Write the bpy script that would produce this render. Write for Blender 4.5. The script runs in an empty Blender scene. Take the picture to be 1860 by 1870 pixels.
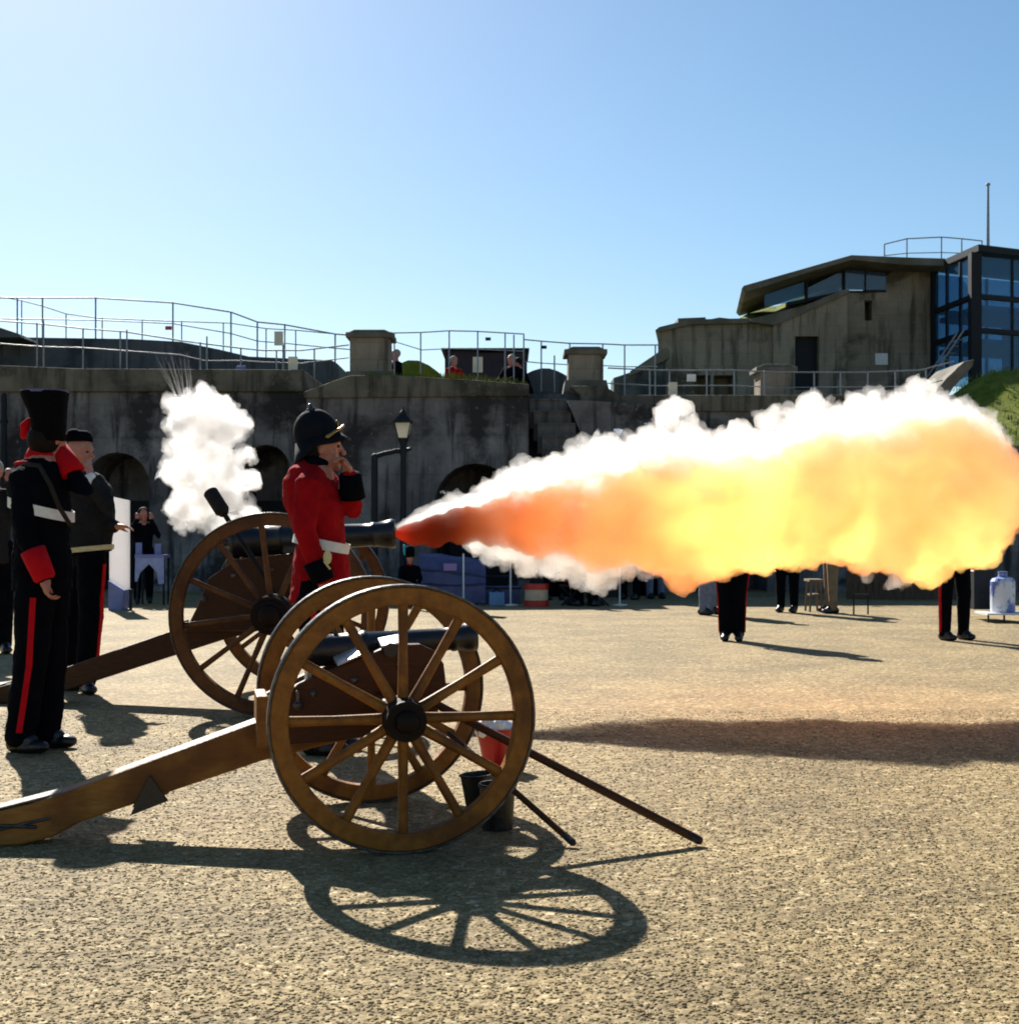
import bpy, bmesh, math, random
import numpy as np
from mathutils import Vector as V, Matrix, noise as mnoise
random.seed(7); np.random.seed(7)
R = math.radians
sc = bpy.context.scene
C = sc.collection
F = 2500.0; EYE = 1.18; HY = 970.0; CX = 930.0
def P(px, py, Y):                       # a point seen at photo position (px, py) at distance Y
    return V(((px-CX)/F*Y, Y, EYE+(HY-py)/F*Y))
def GY(py): return F*EYE/(py-HY)        # distance of the ground point seen at row py

# ------------------------------------------------------------------ materials
def newmat(name):
    m = bpy.data.materials.new(name); m.use_nodes = True
    nt = m.node_tree; nt.nodes.clear()
    return m, nt, nt.nodes, nt.links
def mat(name, col, rough=0.7, col2=None, scale=6.0, stretch=(1,1,1), bump=0.0, bscale=60.0, metal=0.0, spec=0.5,
        detail=6, lo=0.35, hi=0.65, col3=None, scale3=1.0, coat=0.0, bdist=0.01, amt3=0.8):
    m, nt, N, L = newmat(name)
    out = N.new('ShaderNodeOutputMaterial'); b = N.new('ShaderNodeBsdfPrincipled')
    L.new(b.outputs[0], out.inputs[0])
    b.inputs['Roughness'].default_value = rough; b.inputs['Metallic'].default_value = metal
    b.inputs['Specular IOR Level'].default_value = spec
    b.inputs['Coat Weight'].default_value = coat
    c4 = (*col, 1)
    b.inputs['Base Color'].default_value = c4
    tc = N.new('ShaderNodeTexCoord'); mp = N.new('ShaderNodeMapping')
    mp.inputs['Scale'].default_value = stretch
    L.new(tc.outputs['Object'], mp.inputs[0])
    if col2 is not None:
        nz = N.new('ShaderNodeTexNoise'); nz.inputs['Scale'].default_value = scale; nz.inputs['Detail'].default_value = detail
        nz.inputs['Roughness'].default_value = 0.62
        L.new(mp.outputs[0], nz.inputs['Vector'])
        rp = N.new('ShaderNodeValToRGB'); rp.color_ramp.elements[0].position = lo; rp.color_ramp.elements[1].position = hi
        rp.color_ramp.elements[0].color = c4; rp.color_ramp.elements[1].color = (*col2, 1)
        L.new(nz.outputs['Fac'], rp.inputs[0])
        last = rp.outputs[0]
        if col3 is not None:
            n3 = N.new('ShaderNodeTexNoise'); n3.inputs['Scale'].default_value = scale3; n3.inputs['Detail'].default_value = 5
            L.new(tc.outputs['Object'], n3.inputs['Vector'])
            r3 = N.new('ShaderNodeMapRange'); r3.inputs[1].default_value = 0.48; r3.inputs[2].default_value = 0.62; r3.inputs[4].default_value = amt3
            L.new(n3.outputs['Fac'], r3.inputs[0])
            mx = N.new('ShaderNodeMix'); mx.data_type = 'RGBA'
            L.new(r3.outputs[0], mx.inputs[0]); L.new(last, mx.inputs[6]); mx.inputs[7].default_value = (*col3, 1)
            last = mx.outputs[2]
        L.new(last, b.inputs['Base Color'])
        rr = N.new('ShaderNodeMapRange'); rr.inputs[3].default_value = max(0.02, rough-0.08); rr.inputs[4].default_value = min(1, rough+0.1)
        L.new(nz.outputs['Fac'], rr.inputs[0]); L.new(rr.outputs[0], b.inputs['Roughness'])
    if bump > 0:
        nb = N.new('ShaderNodeTexNoise'); nb.inputs['Scale'].default_value = bscale; nb.inputs['Detail'].default_value = 6
        L.new(mp.outputs[0], nb.inputs['Vector'])
        bp = N.new('ShaderNodeBump'); bp.inputs['Strength'].default_value = bump; bp.inputs['Distance'].default_value = bdist
        L.new(nb.outputs['Fac'], bp.inputs['Height']); L.new(bp.outputs[0], b.inputs['Normal'])
    return m

M = {}
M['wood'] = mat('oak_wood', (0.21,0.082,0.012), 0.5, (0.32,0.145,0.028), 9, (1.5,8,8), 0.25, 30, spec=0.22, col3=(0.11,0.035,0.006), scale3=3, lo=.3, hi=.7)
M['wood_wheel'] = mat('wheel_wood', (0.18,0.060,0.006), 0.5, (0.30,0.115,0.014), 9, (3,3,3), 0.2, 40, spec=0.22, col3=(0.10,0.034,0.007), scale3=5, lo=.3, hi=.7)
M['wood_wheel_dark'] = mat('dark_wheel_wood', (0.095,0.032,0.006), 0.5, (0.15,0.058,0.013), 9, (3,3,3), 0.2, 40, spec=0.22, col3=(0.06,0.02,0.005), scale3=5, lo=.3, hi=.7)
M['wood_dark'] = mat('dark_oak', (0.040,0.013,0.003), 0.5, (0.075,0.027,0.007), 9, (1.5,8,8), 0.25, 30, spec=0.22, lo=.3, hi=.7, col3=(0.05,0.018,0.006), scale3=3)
M['iron'] = mat('black_iron', (0.006,0.006,0.008), 0.32, (0.013,0.013,0.014), 18, bump=0.15, bscale=80, spec=0.45, lo=.3, hi=.7)
M['steel'] = mat('worn_steel_tyre', (0.12,0.11,0.10), 0.34, (0.05,0.04,0.035), 25, metal=0.8, bump=0.2, bscale=90)
M['polished'] = mat('polished_plate', (0.62,0.60,0.56), 0.30, (0.45,0.43,0.40), 14, metal=0.7)
M['brass'] = mat('brass', (0.42,0.29,0.10), 0.38, (0.3,0.2,0.06), 40, metal=1.0)
M['red_cloth'] = mat('scarlet_wool', (0.34,0.004,0.007), 0.92, (0.24,0.002,0.004), 7, bump=0.5, bscale=16, spec=0.1, bdist=.02)
M['red_trim'] = mat('red_facing', (0.50,0.004,0.010), 0.9, (0.40,0.003,0.008), 12, spec=0.15)
M['navy'] = mat('navy_wool', (0.0035,0.004,0.007), 0.95, (0.002,0.0025,0.004), 8, bump=0.5, bscale=16, spec=0.05, bdist=.02)
M['grey_jacket'] = mat('charcoal_wool', (0.020,0.019,0.019), 0.95, (0.012,0.012,0.013), 9, bump=0.5, bscale=16, spec=0.1, bdist=.02)
M['black_leather'] = mat('black_leather', (0.003,0.003,0.0035), 0.38, (0.006,0.006,0.006), 30, bump=0.2, bscale=60)
M['fur'] = mat('black_fur', (0.0025,0.0025,0.003), 0.95, (0.005,0.005,0.005), 60, bump=1.0, bscale=120, spec=0.06)
M['helmet'] = mat('helmet_cloth', (0.004,0.005,0.008), 0.85, (0.007,0.008,0.012), 30, bump=0.2, bscale=200, spec=0.12)
M['skin'] = mat('skin', (0.44,0.19,0.12), 0.55, (0.36,0.13,0.085), 20, bump=0.1, bscale=80)
M['white_belt'] = mat('pipeclay_belt', (0.74,0.72,0.66), 0.6, (0.62,0.60,0.54), 20)
M['strap'] = mat('brown_strap', (0.020,0.015,0.011), 0.7, (0.012,0.010,0.008), 20, spec=0.2)
M['yellow_trim'] = mat('pale_yellow_trim', (0.62,0.52,0.26), 0.7, (0.5,0.42,0.2), 20)
M['jeans'] = mat('blue_denim', (0.10,0.13,0.19), 0.9, (0.16,0.19,0.26), 20)
M['khaki'] = mat('khaki_cloth', (0.20,0.15,0.09), 0.9, (0.15,0.11,0.065), 10)
M['purple_blue'] = mat('blue_crown', (0.10,0.10,0.28), 0.4, (0.06,0.06,0.2), 20)
M['teal'] = mat('teal_plume', (0.02,0.30,0.36), 0.8, (0.03,0.4,0.45), 20)
M['hair'] = mat('grey_hair', (0.30,0.28,0.26), 0.8, (0.2,0.19,0.18), 40)
M['darkhair'] = mat('dark_hair', (0.008,0.006,0.005), 0.7, (0.012,0.009,0.007), 40, spec=.1)
M['eye'] = mat('eye', (0.02,0.015,0.012), 0.2)
M['white_paint'] = mat('white_board', (0.78,0.77,0.74), 0.6, (0.66,0.65,0.63), 5)
M['blue_paint'] = mat('blue_board', (0.16,0.20,0.42), 0.6, (0.12,0.15,0.33), 5)
M['blue_tarp'] = mat('blue_tarpaulin', (0.075,0.085,0.20), 0.5, (0.05,0.06,0.15), 5, bump=0.5, bscale=8, bdist=.04)
M['light_blue'] = mat('light_blue_plastic', (0.10,0.25,0.45), 0.5, (0.08,0.2,0.38), 5)
M['red_paint'] = mat('red_paint', (0.48,0.012,0.014), 0.3, (0.38,0.008,0.010), 12)
M['rail'] = mat('galvanised_rail', (0.26,0.28,0.30), 0.5, (0.18,0.20,0.22), 10, metal=0.3)
M['sign'] = mat('cream_sign', (0.72,0.66,0.50), 0.6, (0.62,0.56,0.42), 6)
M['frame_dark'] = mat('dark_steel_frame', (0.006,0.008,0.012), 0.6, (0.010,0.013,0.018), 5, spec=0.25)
M['grass'] = mat('mown_grass', (0.085,0.125,0.014), 0.95, (0.19,0.22,0.03), 3.0, bump=1.0, bscale=30, col3=(0.20,0.19,0.05), scale3=1.2, spec=0.1, bdist=.05, amt3=.5)
M['earth'] = mat('bare_earth_top', (0.13,0.10,0.07), 0.95, (0.09,0.08,0.04), 3, bump=0.8, bscale=12, spec=0.1, bdist=.05)
M['stone_cap'] = mat('weathered_stone_cap', (0.17,0.15,0.12), 0.9, (0.11,0.10,0.075), 2.5, bump=0.6, bscale=10, bdist=.03, col3=(0.075,0.075,0.05), scale3=1.2)
M['fence_wood'] = mat('brown_boards', (0.10,0.055,0.03), 0.8, (0.06,0.035,0.02), 4, (8,8,1), bump=0.4, bscale=12)
def translucent_mat(name, col, f=0.5):
    m, nt, N, L = newmat(name); out = N.new('ShaderNodeOutputMaterial'); d = N.new('ShaderNodeBsdfDiffuse'); t = N.new('ShaderNodeBsdfTranslucent'); x = N.new('ShaderNodeMixShader')
    tc = N.new('ShaderNodeTexCoord'); nz = N.new('ShaderNodeTexNoise'); nz.inputs['Scale'].default_value = 4; L.new(tc.outputs['Object'], nz.inputs['Vector'])
    rp = N.new('ShaderNodeValToRGB'); rp.color_ramp.elements[0].color = (*[c*.86 for c in col],1); rp.color_ramp.elements[1].color = (*col,1); L.new(nz.outputs['Fac'], rp.inputs[0])
    L.new(rp.outputs[0], d.inputs[0]); L.new(rp.outputs[0], t.inputs[0]); x.inputs[0].default_value = f
    L.new(d.outputs[0], x.inputs[1]); L.new(t.outputs[0], x.inputs[2]); L.new(x.outputs[0], out.inputs[0]); return m
M['lamp_glass'] = translucent_mat('frosted_lantern_glass', (0.82,0.80,0.70), .6)
M['banner'] = translucent_mat('white_banner_cloth', (0.84,0.82,0.82), .55)
M['drum_cream'] = mat('drum_cream', (0.55,0.45,0.30), 0.5, (0.45,0.36,0.24), 10)

def wall_mat(name, base, dark, light, brick=None):
    m, nt, N, L = newmat(name)
    out = N.new('ShaderNodeOutputMaterial'); b = N.new('ShaderNodeBsdfPrincipled'); L.new(b.outputs[0], out.inputs[0])
    b.inputs['Roughness'].default_value = 0.92; b.inputs['Specular IOR Level'].default_value = 0.2
    tc = N.new('ShaderNodeTexCoord')
    def nz(scale, stretch, detail=6):
        mp = N.new('ShaderNodeMapping'); mp.inputs['Scale'].default_value = stretch; L.new(tc.outputs['Object'], mp.inputs[0])
        n = N.new('ShaderNodeTexNoise'); n.inputs['Scale'].default_value = scale; n.inputs['Detail'].default_value = detail
        n.inputs['Roughness'].default_value = 0.6
        L.new(mp.outputs[0], n.inputs['Vector']); return n.outputs['Fac']
    def mix(f, a, bcol, lo, hi):
        r = N.new('ShaderNodeMapRange'); r.inputs[1].default_value = lo; r.inputs[2].default_value = hi; L.new(f, r.inputs[0])
        x = N.new('ShaderNodeMix'); x.data_type = 'RGBA'; L.new(r.outputs[0], x.inputs[0])
        if isinstance(a, tuple): x.inputs[6].default_value = (*a, 1)
        else: L.new(a, x.inputs[6])
        x.inputs[7].default_value = (*bcol, 1); return x.outputs[2]
    c = mix(nz(0.9, (1,1,1)), base, light, 0.45, 0.65)
    c = mix(nz(2.2, (2.2,2.2,0.25)), c, dark, 0.50, 0.66)       # rain streaks
    c = mix(nz(0.55, (1,1,1.3), 8), c, dark, 0.52, 0.60)          # damp patches
    c = mix(nz(9, (1,1,1)), c, light, 0.60, 0.78)
    h = nz(7, (1,1,1))
    if brick:
        bt = N.new('ShaderNodeTexBrick'); bt.inputs['Scale'].default_value = 1.0
        bt.inputs['Brick Width'].default_value = brick[0]; bt.inputs['Row Height'].default_value = brick[1]
        bt.inputs['Mortar Size'].default_value = 0.012; bt.inputs['Mortar Smooth'].default_value = 0.3
        mp = N.new('ShaderNodeMapping'); mp.inputs['Rotation'].default_value = (R(-90),0,0); L.new(tc.outputs['Object'], mp.inputs[0]); L.new(mp.outputs[0], bt.inputs['Vector'])
        bt.inputs['Color1'].default_value = (1,1,1,1); bt.inputs['Color2'].default_value = (.78,.78,.78,1); bt.inputs['Mortar'].default_value = (.5,.5,.5,1)
        x = N.new('ShaderNodeMix'); x.data_type = 'RGBA'; x.blend_type = 'MULTIPLY'; x.inputs[0].default_value = 0.35
        L.new(c, x.inputs[6]); L.new(bt.outputs['Color'], x.inputs[7]); c = x.outputs[2]
    L.new(c, b.inputs['Base Color'])
    bp = N.new('ShaderNodeBump'); bp.inputs['Strength'].default_value = 0.7; bp.inputs['Distance'].default_value = 0.03
    L.new(h, bp.inputs['Height']); L.new(bp.outputs[0], b.inputs['Normal'])
    return m
M['wall'] = wall_mat('stained_concrete', (0.120,0.109,0.106), (0.036,0.033,0.033), (0.25,0.235,0.222), (1.9,0.75))
M['wall_band'] = wall_mat('mossy_coping', (0.12,0.105,0.08), (0.05,0.047,0.035), (0.19,0.165,0.12))
M['stone'] = wall_mat('coursed_stone', (0.25,0.205,0.15), (0.10,0.085,0.062), (0.33,0.28,0.21), (0.72,0.34))
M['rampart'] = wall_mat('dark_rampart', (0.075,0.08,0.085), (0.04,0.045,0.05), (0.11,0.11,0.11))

def gravel_mat(name, cell, scale):
    m, nt, N, L = newmat(name)
    out = N.new('ShaderNodeOutputMaterial'); b = N.new('ShaderNodeBsdfPrincipled'); L.new(b.outputs[0], out.inputs[0])
    b.inputs['Roughness'].default_value = 0.85; b.inputs['Specular IOR Level'].default_value = 0.3
    tc = N.new('ShaderNodeTexCoord')
    v = N.new('ShaderNodeTexVoronoi'); v.inputs['Scale'].default_value = scale; L.new(tc.outputs['Object'], v.inputs['Vector'])
    v2 = N.new('ShaderNodeTexVoronoi'); v2.inputs['Scale'].default_value = scale*0.5; L.new(tc.outputs['Object'], v2.inputs['Vector'])
    sep = N.new('ShaderNodeSeparateColor'); L.new(v.outputs['Color'], sep.inputs[0])
    sep2 = N.new('ShaderNodeSeparateColor'); L.new(v2.outputs['Color'], sep2.inputs[0])
    ad = N.new('ShaderNodeMath'); ad.operation = 'MULTIPLY_ADD'; ad.inputs[1].default_value = 0.4
    mu = N.new('ShaderNodeMath'); mu.operation = 'MULTIPLY'; mu.inputs[1].default_value = 0.6
    L.new(sep2.outputs[1], ad.inputs[0]); L.new(sep.outputs[0], mu.inputs[0]); L.new(mu.outputs[0], ad.inputs[2])
    rp = N.new('ShaderNodeValToRGB'); e = rp.color_ramp.elements
    e[0].position = 0.0; e[0].color = (0.115,0.079,0.034,1)
    e[1].position = 1.0; e[1].color = (0.54,0.44,0.27,1)
    for p, c in ((0.25,(0.185,0.131,0.055,1)), (0.55,(0.245,0.178,0.078,1)), (0.8,(0.315,0.236,0.112,1))):
        x = e.new(p); x.color = c
    L.new(ad.outputs[0], rp.inputs[0])
    n = N.new('ShaderNodeTexNoise'); n.inputs['Scale'].default_value = 1.1; n.inputs['Detail'].default_value = 9; n.inputs['Roughness'].default_value = 0.66; L.new(tc.outputs['Object'], n.inputs['Vector'])
    r = N.new('ShaderNodeMapRange'); r.inputs[1].default_value = 0.35; r.inputs[2].default_value = 0.65; r.inputs[3].default_value = 0.74; r.inputs[4].default_value = 1.24
    L.new(n.outputs['Fac'], r.inputs[0])
    x = N.new('ShaderNodeVectorMath'); x.operation = 'SCALE'; L.new(rp.outputs[0], x.inputs[0]); L.new(r.outputs[0], x.inputs['Scale'])
    L.new(x.outputs[0], b.inputs['Base Color'])
    if cell:
        bp = N.new('ShaderNodeBump'); bp.inputs['Strength'].default_value = 0.32; bp.inputs['Distance'].default_value = 0.006; bp.invert = True
        L.new(v.outputs['Distance'], bp.inputs['Height'])
        n2 = N.new('ShaderNodeTexNoise'); n2.inputs['Scale'].default_value = 17; n2.inputs['Detail'].default_value = 5; L.new(tc.outputs['Object'], n2.inputs['Vector'])
        bp2 = N.new('ShaderNodeBump'); bp2.inputs['Strength'].default_value = 0.7; bp2.inputs['Distance'].default_value = 0.035
        L.new(n2.outputs['Fac'], bp2.inputs['Height']); L.new(bp.outputs[0], bp2.inputs['Normal'])
        L.new(bp2.outputs[0], b.inputs['Normal'])
    return m
M['gravel'] = gravel_mat('gravel_ground', True, 62)
M['pebble'] = gravel_mat('pebbles', False, 40)

def glass_mat(name, col, alpha=0.5, rough=0.03):
    m, nt, N, L = newmat(name)
    out = N.new('ShaderNodeOutputMaterial'); b = N.new('ShaderNodeBsdfPrincipled'); t = N.new('ShaderNodeBsdfTransparent'); mx = N.new('ShaderNodeMixShader')
    b.inputs['Base Color'].default_value = (*col, 1); b.inputs['Roughness'].default_value = rough; b.inputs['Specular IOR Level'].default_value = 0.8
    t.inputs[0].default_value = (0.58,0.76,0.88,1); mx.inputs[0].default_value = alpha
    L.new(t.outputs[0], mx.inputs[1]); L.new(b.outputs[0], mx.inputs[2]); L.new(mx.outputs[0], out.inputs[0]); return m
M['glass'] = glass_mat('blue_tinted_glass', (0.07,0.19,0.36), 0.36)
M['glass_dark'] = glass_mat('dark_glazing', (0.05,0.08,0.12), 0.75)

# ------------------------------------------------------------------ mesh building
class MB:
    def __init__(s): s.v = []; s.f = []
    def add(s, vs, fs):
        k = len(s.v); s.v += [tuple(x) for x in vs]; s.f += [tuple(i+k for i in f) for f in fs]; return s
    def box(s, lo, hi, rot=None, c=None):
        x0,y0,z0 = lo; x1,y1,z1 = hi
        vs = [V(p) for p in ((x0,y0,z0),(x1,y0,z0),(x1,y1,z0),(x0,y1,z0),(x0,y0,z1),(x1,y0,z1),(x1,y1,z1),(x0,y1,z1))]
        if rot is not None: vs = [rot @ p + V(c or (0,0,0)) for p in vs]
        return s.add(vs, [(0,3,2,1),(4,5,6,7),(0,1,5,4),(1,2,6,5),(2,3,7,6),(3,0,4,7)])
    def prism(s, poly, y0, y1, sh=0.0):          # polygon in x,z pushed along y
        n = len(poly)
        ar = sum(poly[i][0]*poly[(i+1)%n][1]-poly[(i+1)%n][0]*poly[i][1] for i in range(n))
        if ar < 0: poly = poly[::-1]
        vs = [(x,y0,z) for x,z in poly]+[(x+sh,y1,z) for x,z in poly]
        fs = [tuple(range(n)), tuple(range(2*n-1,n-1,-1))]+[(i,i+n,(i+1)%n+n,(i+1)%n) for i in range(n)]
        return s.add(vs, fs)
    def rings(s, rings, cap=True):
        n = len(rings[0]); vs = [p for r in rings for p in r]; fs = []
        for k in range(len(rings)-1):
            for i in range(n):
                j = (i+1)%n; fs.append((k*n+i, k*n+j, (k+1)*n+j, (k+1)*n+i))
        if cap:
            fs.append(tuple(range(n-1,-1,-1))); fs.append(tuple((len(rings)-1)*n+i for i in range(n)))
        return s.add(vs, fs)
    def lathe(s, prof, o, axis, n=24, cap=True):   # prof: (t along axis, radius)
        a = V(axis).normalized(); u = a.orthogonal().normalized(); w = a.cross(u); o = V(o)
        return s.rings([[o+a*t+(u*math.cos(2*math.pi*i/n)+w*math.sin(2*math.pi*i/n))*r for i in range(n)] for t, r in prof], cap)
    def limb(s, pts, rs, n=12, flat=None, flatdir=None, round_end=True):
        pts = [V(p) for p in pts]; rings = []
        if not isinstance(rs, (list,tuple)): rs = [rs]*len(pts)
        tg = []
        for i in range(len(pts)):
            a = pts[max(0,i-1)]; b = pts[min(len(pts)-1,i+1)]; tg.append((b-a).normalized())
        ref = V(flatdir) if flatdir is not None else tg[0].orthogonal()
        seq = []
        if round_end:
            for q in (80,55,28): seq.append((pts[0]-tg[0]*rs[0]*math.sin(R(q)), rs[0]*math.cos(R(q)), tg[0]))
        for p, r, t in zip(pts, rs, tg): seq.append((p, r, t))
        if round_end:
            for q in (28,55,80): seq.append((pts[-1]+tg[-1]*rs[-1]*math.sin(R(q)), rs[-1]*math.cos(R(q)), tg[-1]))
        for p, r, t in seq:
            u = (ref-t*ref.dot(t)); u = u.normalized() if u.length > 1e-6 else t.orthogonal().normalized()
            w = t.cross(u); ref = u if flatdir is None else ref
            k = flat or 1.0
            rings.append([p+(u*math.cos(2*math.pi*i/n)*k+w*math.sin(2*math.pi*i/n))*r for i in range(n)])
        return s.rings(rings)
    def tube(s, pts, r, n=8): return s.limb(pts, r, n, round_end=False)
    def sect(s, secs, n=20):             # secs: (center, ra, rb, dirA, dirB)
        rings = []
        for c, ra, rb, A, B in secs:
            rings.append([V(c)+A*(ra*math.cos(2*math.pi*i/n))+B*(rb*math.sin(2*math.pi*i/n)) for i in range(n)])
        return s.rings(rings)
    def ell(s, c, rad, A=V((1,0,0)), B=V((0,1,0)), D=V((0,0,1)), n=14, m=9):
        rings = []; c = V(c)
        for k in range(m):
            th = -math.pi/2+math.pi*(k+0.5)/m
            rings.append([c+D*(rad[2]*math.sin(th))+(A*(rad[0]*math.cos(2*math.pi*i/n))+B*(rad[1]*math.sin(2*math.pi*i/n)))*math.cos(th) for i in range(n)])
        return s.rings(rings)
    def build(s, name, m, parent=None, origin=(0,0,0), smooth=False, bevel=0.0):
        o3 = V(origin); me = bpy.data.meshes.new(name)
        me.from_pydata([tuple(V(p)-o3) for p in s.v], [], s.f)
        bm = bmesh.new(); bm.from_mesh(me); bmesh.ops.recalc_face_normals(bm, faces=bm.faces); bm.to_mesh(me); bm.free()
        if m: me.materials.append(m)
        o = bpy.data.objects.new(name, me); C.objects.link(o)
        if parent: o.parent = parent
        else: o.location = o3
        if smooth:
            me.polygons.foreach_set('use_smooth', [True]*len(me.polygons))
            md = None
        if bevel: 
            b = o.modifiers.new('bevel','BEVEL'); b.width = bevel; b.segments = 2; b.limit_method = 'ANGLE'; b.angle_limit = R(35)
        return o
    def fuse(s, name, m, parent=None, origin=(0,0,0), voxel=0.01, sm=3, noise=0.0, nscale=6.0, ramp=0.0):
        o = s.build(name, m, parent, origin)
        r = o.modifiers.new('r','REMESH'); r.mode = 'VOXEL'; r.voxel_size = voxel
        if sm: q = o.modifiers.new('s','SMOOTH'); q.factor = 0.5; q.iterations = sm
        dg = bpy.context.evaluated_depsgraph_get()
        me = bpy.data.meshes.new_from_object(o.evaluated_get(dg))
        o.modifiers.clear(); old = o.data; o.data = me; me.name = name; bpy.data.meshes.remove(old)
        if not me.materials: me.materials.append(m)
        if noise:
            n = len(me.vertices); co = np.empty(n*3); nr = np.empty(n*3)
            me.vertices.foreach_get('co', co); me.vertex_normals.foreach_get('vector', nr)
            co = co.reshape(-1,3); nr = nr.reshape(-1,3)
            d = np.array([mnoise.fractal(V(p)*nscale, 0.75, 2.1, 5) for p in co])
            if ramp: d = d*np.clip((co[:,0]+.1)/ramp, .12, 1)
            co += nr*(d*noise)[:,None]
            me.vertices.foreach_set('co', co.ravel()); me.update()
        me.polygons.foreach_set('use_smooth', [True]*len(me.polygons))
        return o
def tag(o, label=None, cat=None, group=None, kind=None):
    if label: o['label'] = label
    if cat: o['category'] = cat
    if group: o['group'] = group
    if kind: o['kind'] = kind
    return o
def empty(name, loc, rz=0, label=None, cat=None, group=None):
    o = bpy.data.objects.new(name, None); C.objects.link(o); o.location = loc; o.rotation_euler = (0,0,rz); o.empty_display_size = 0.2
    return tag(o, label, cat, group)
def boolean_cut(o, cutters):
    obs = []
    for mb in cutters:
        c = mb.build('cutter', None); obs.append(c)
        b = o.modifiers.new('b','BOOLEAN'); b.object = c; b.operation = 'DIFFERENCE'; b.solver = 'EXACT'
    dg = bpy.context.evaluated_depsgraph_get(); me = bpy.data.meshes.new_from_object(o.evaluated_get(dg))
    o.modifiers.clear(); o.data = me
    for c in obs: bpy.data.objects.remove(c)

# ------------------------------------------------------------------ camera, light, sky
cam = bpy.data.cameras.new('camera'); co = bpy.data.objects.new('camera', cam); C.objects.link(co); sc.camera = co
cam.sensor_fit = 'VERTICAL'; cam.sensor_height = 24.0; cam.sensor_width = 24.0; cam.lens = 24.0*F/1870.0
cam.shift_y = 35.0/1870.0; cam.clip_end = 2000; cam.clip_start = 0.05
co.location = (0,0,EYE); co.rotation_euler = (R(90),0,0)
cam.dof.use_dof = True; cam.dof.focus_distance = 6.0; cam.dof.aperture_fstop = 11
SUN_EL = R(35.5); SUN_AZ = math.atan2(-0.40, 1.0)
sd = V((math.sin(SUN_AZ)*math.cos(SUN_EL), math.cos(SUN_AZ)*math.cos(SUN_EL), math.sin(SUN_EL)))
sun = bpy.data.lights.new('sun','SUN'); sun.energy = 5.0; sun.angle = R(0.53); sun.color = (1.0,0.945,0.86)
so = bpy.data.objects.new('sun', sun); C.objects.link(so); so.rotation_euler = sd.to_track_quat('Z','Y').to_euler(); so.location = sd*60
w = bpy.data.worlds.new('World'); sc.world = w; w.use_nodes = True
wn = w.node_tree.nodes; wl = w.node_tree.links; wn.clear()
wo = wn.new('ShaderNodeOutputWorld'); bg = wn.new('ShaderNodeBackground'); sk = wn.new('ShaderNodeTexSky')
sk.sky_type = 'NISHITA'; sk.sun_disc = False; sk.sun_elevation = SUN_EL; sk.sun_rotation = SUN_AZ
sk.air_density = 1.0; sk.dust_density = 0.42; sk.ozone_density = 2.6; sk.altitude = 0
hs = wn.new('ShaderNodeHueSaturation'); hs.inputs['Hue'].default_value = 0.493; hs.inputs['Saturation'].default_value = 1.15; wl.new(sk.outputs[0], hs.inputs['Color']); wl.new(hs.outputs[0], bg.inputs[0]); bg.inputs[1].default_value = 0.056; wl.new(bg.outputs[0], wo.inputs[0])
sc.view_settings.view_transform = 'Standard'; sc.view_settings.look = 'None'; sc.view_settings.exposure = 1.08; sc.view_settings.gamma = 1.0
cy = sc.cycles
cy.use_denoising = True; cy.max_bounces = 10; cy.diffuse_bounces = 3; cy.glossy_bounces = 3; cy.transparent_max_bounces = 12
cy.volume_bounces = 5; cy.volume_step_rate = 1.0; cy.volume_max_steps = 64
cy.sample_clamp_indirect = 6.0; cy.use_adaptive_sampling = True; cy.adaptive_threshold = 0.02
cy.filter_width = 1.9

# ------------------------------------------------------------------ ground
g = MB(); g.add([(-120,-40,0),(120,-40,0),(120,200,0),(-120,200,0)], [(0,1,2,3)])
tag(g.build('ground', M['gravel']), kind='structure')
def pebbles(n, y0, y1, smin, smax, seed):
    rg = np.random.default_rng(seed)
    u = rg.random(n); y = y0*(y1/y0)**u
    x = (rg.random(n)*2-1)*(y*0.40+0.35)
    sz = smin+(smax-smin)*rg.random(n)**2.2
    base = np.array([(1,0,0),(-1,0,0),(0,1,0),(0,-1,0),(0,0,.75),(0,0,-.75)], float)
    fc = np.array([(0,2,4),(2,1,4),(1,3,4),(3,0,4),(2,0,5),(1,2,5),(3,1,5),(0,3,5)])
    vs = base[None]*(0.65+0.7*rg.random((n,6,1)))
    a = rg.random(n)*6.283; ca, sa = np.cos(a)[:,None], np.sin(a)[:,None]
    X = vs[...,0]*ca-vs[...,1]*sa; Yv = vs[...,0]*sa+vs[...,1]*ca; Z = vs[...,2]
    tl = (rg.random(n)-.5)[:,None]*1.2; X2 = X*np.cos(tl)-Z*np.sin(tl); Z2 = X*np.sin(tl)+Z*np.cos(tl)
    co = np.stack([X2*sz[:,None]+x[:,None], Yv*sz[:,None]+y[:,None], Z2*sz[:,None]*.55+(sz*.12)[:,None]], -1).reshape(-1,3)
    f = (fc[None]+(np.arange(n)*6)[:,None,None]).reshape(-1,3)
    me = bpy.data.meshes.new('gravel'); me.vertices.add(len(co)); me.vertices.foreach_set('co', co.ravel())
    me.loops.add(f.size); me.loops.foreach_set('vertex_index', f.ravel().astype(np.int32))
    me.polygons.add(len(f)); me.polygons.foreach_set('loop_start', np.arange(0,f.size,3,dtype=np.int32)); me.polygons.foreach_set('loop_total', np.full(len(f),3,dtype=np.int32))
    me.update(); me.validate(); me.materials.append(M['pebble'])
    o = bpy.data.objects.new('gravel', me); C.objects.link(o)
    tag(o, 'loose pale gravel stones over the parade ground', 'gravel', kind='stuff')
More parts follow.
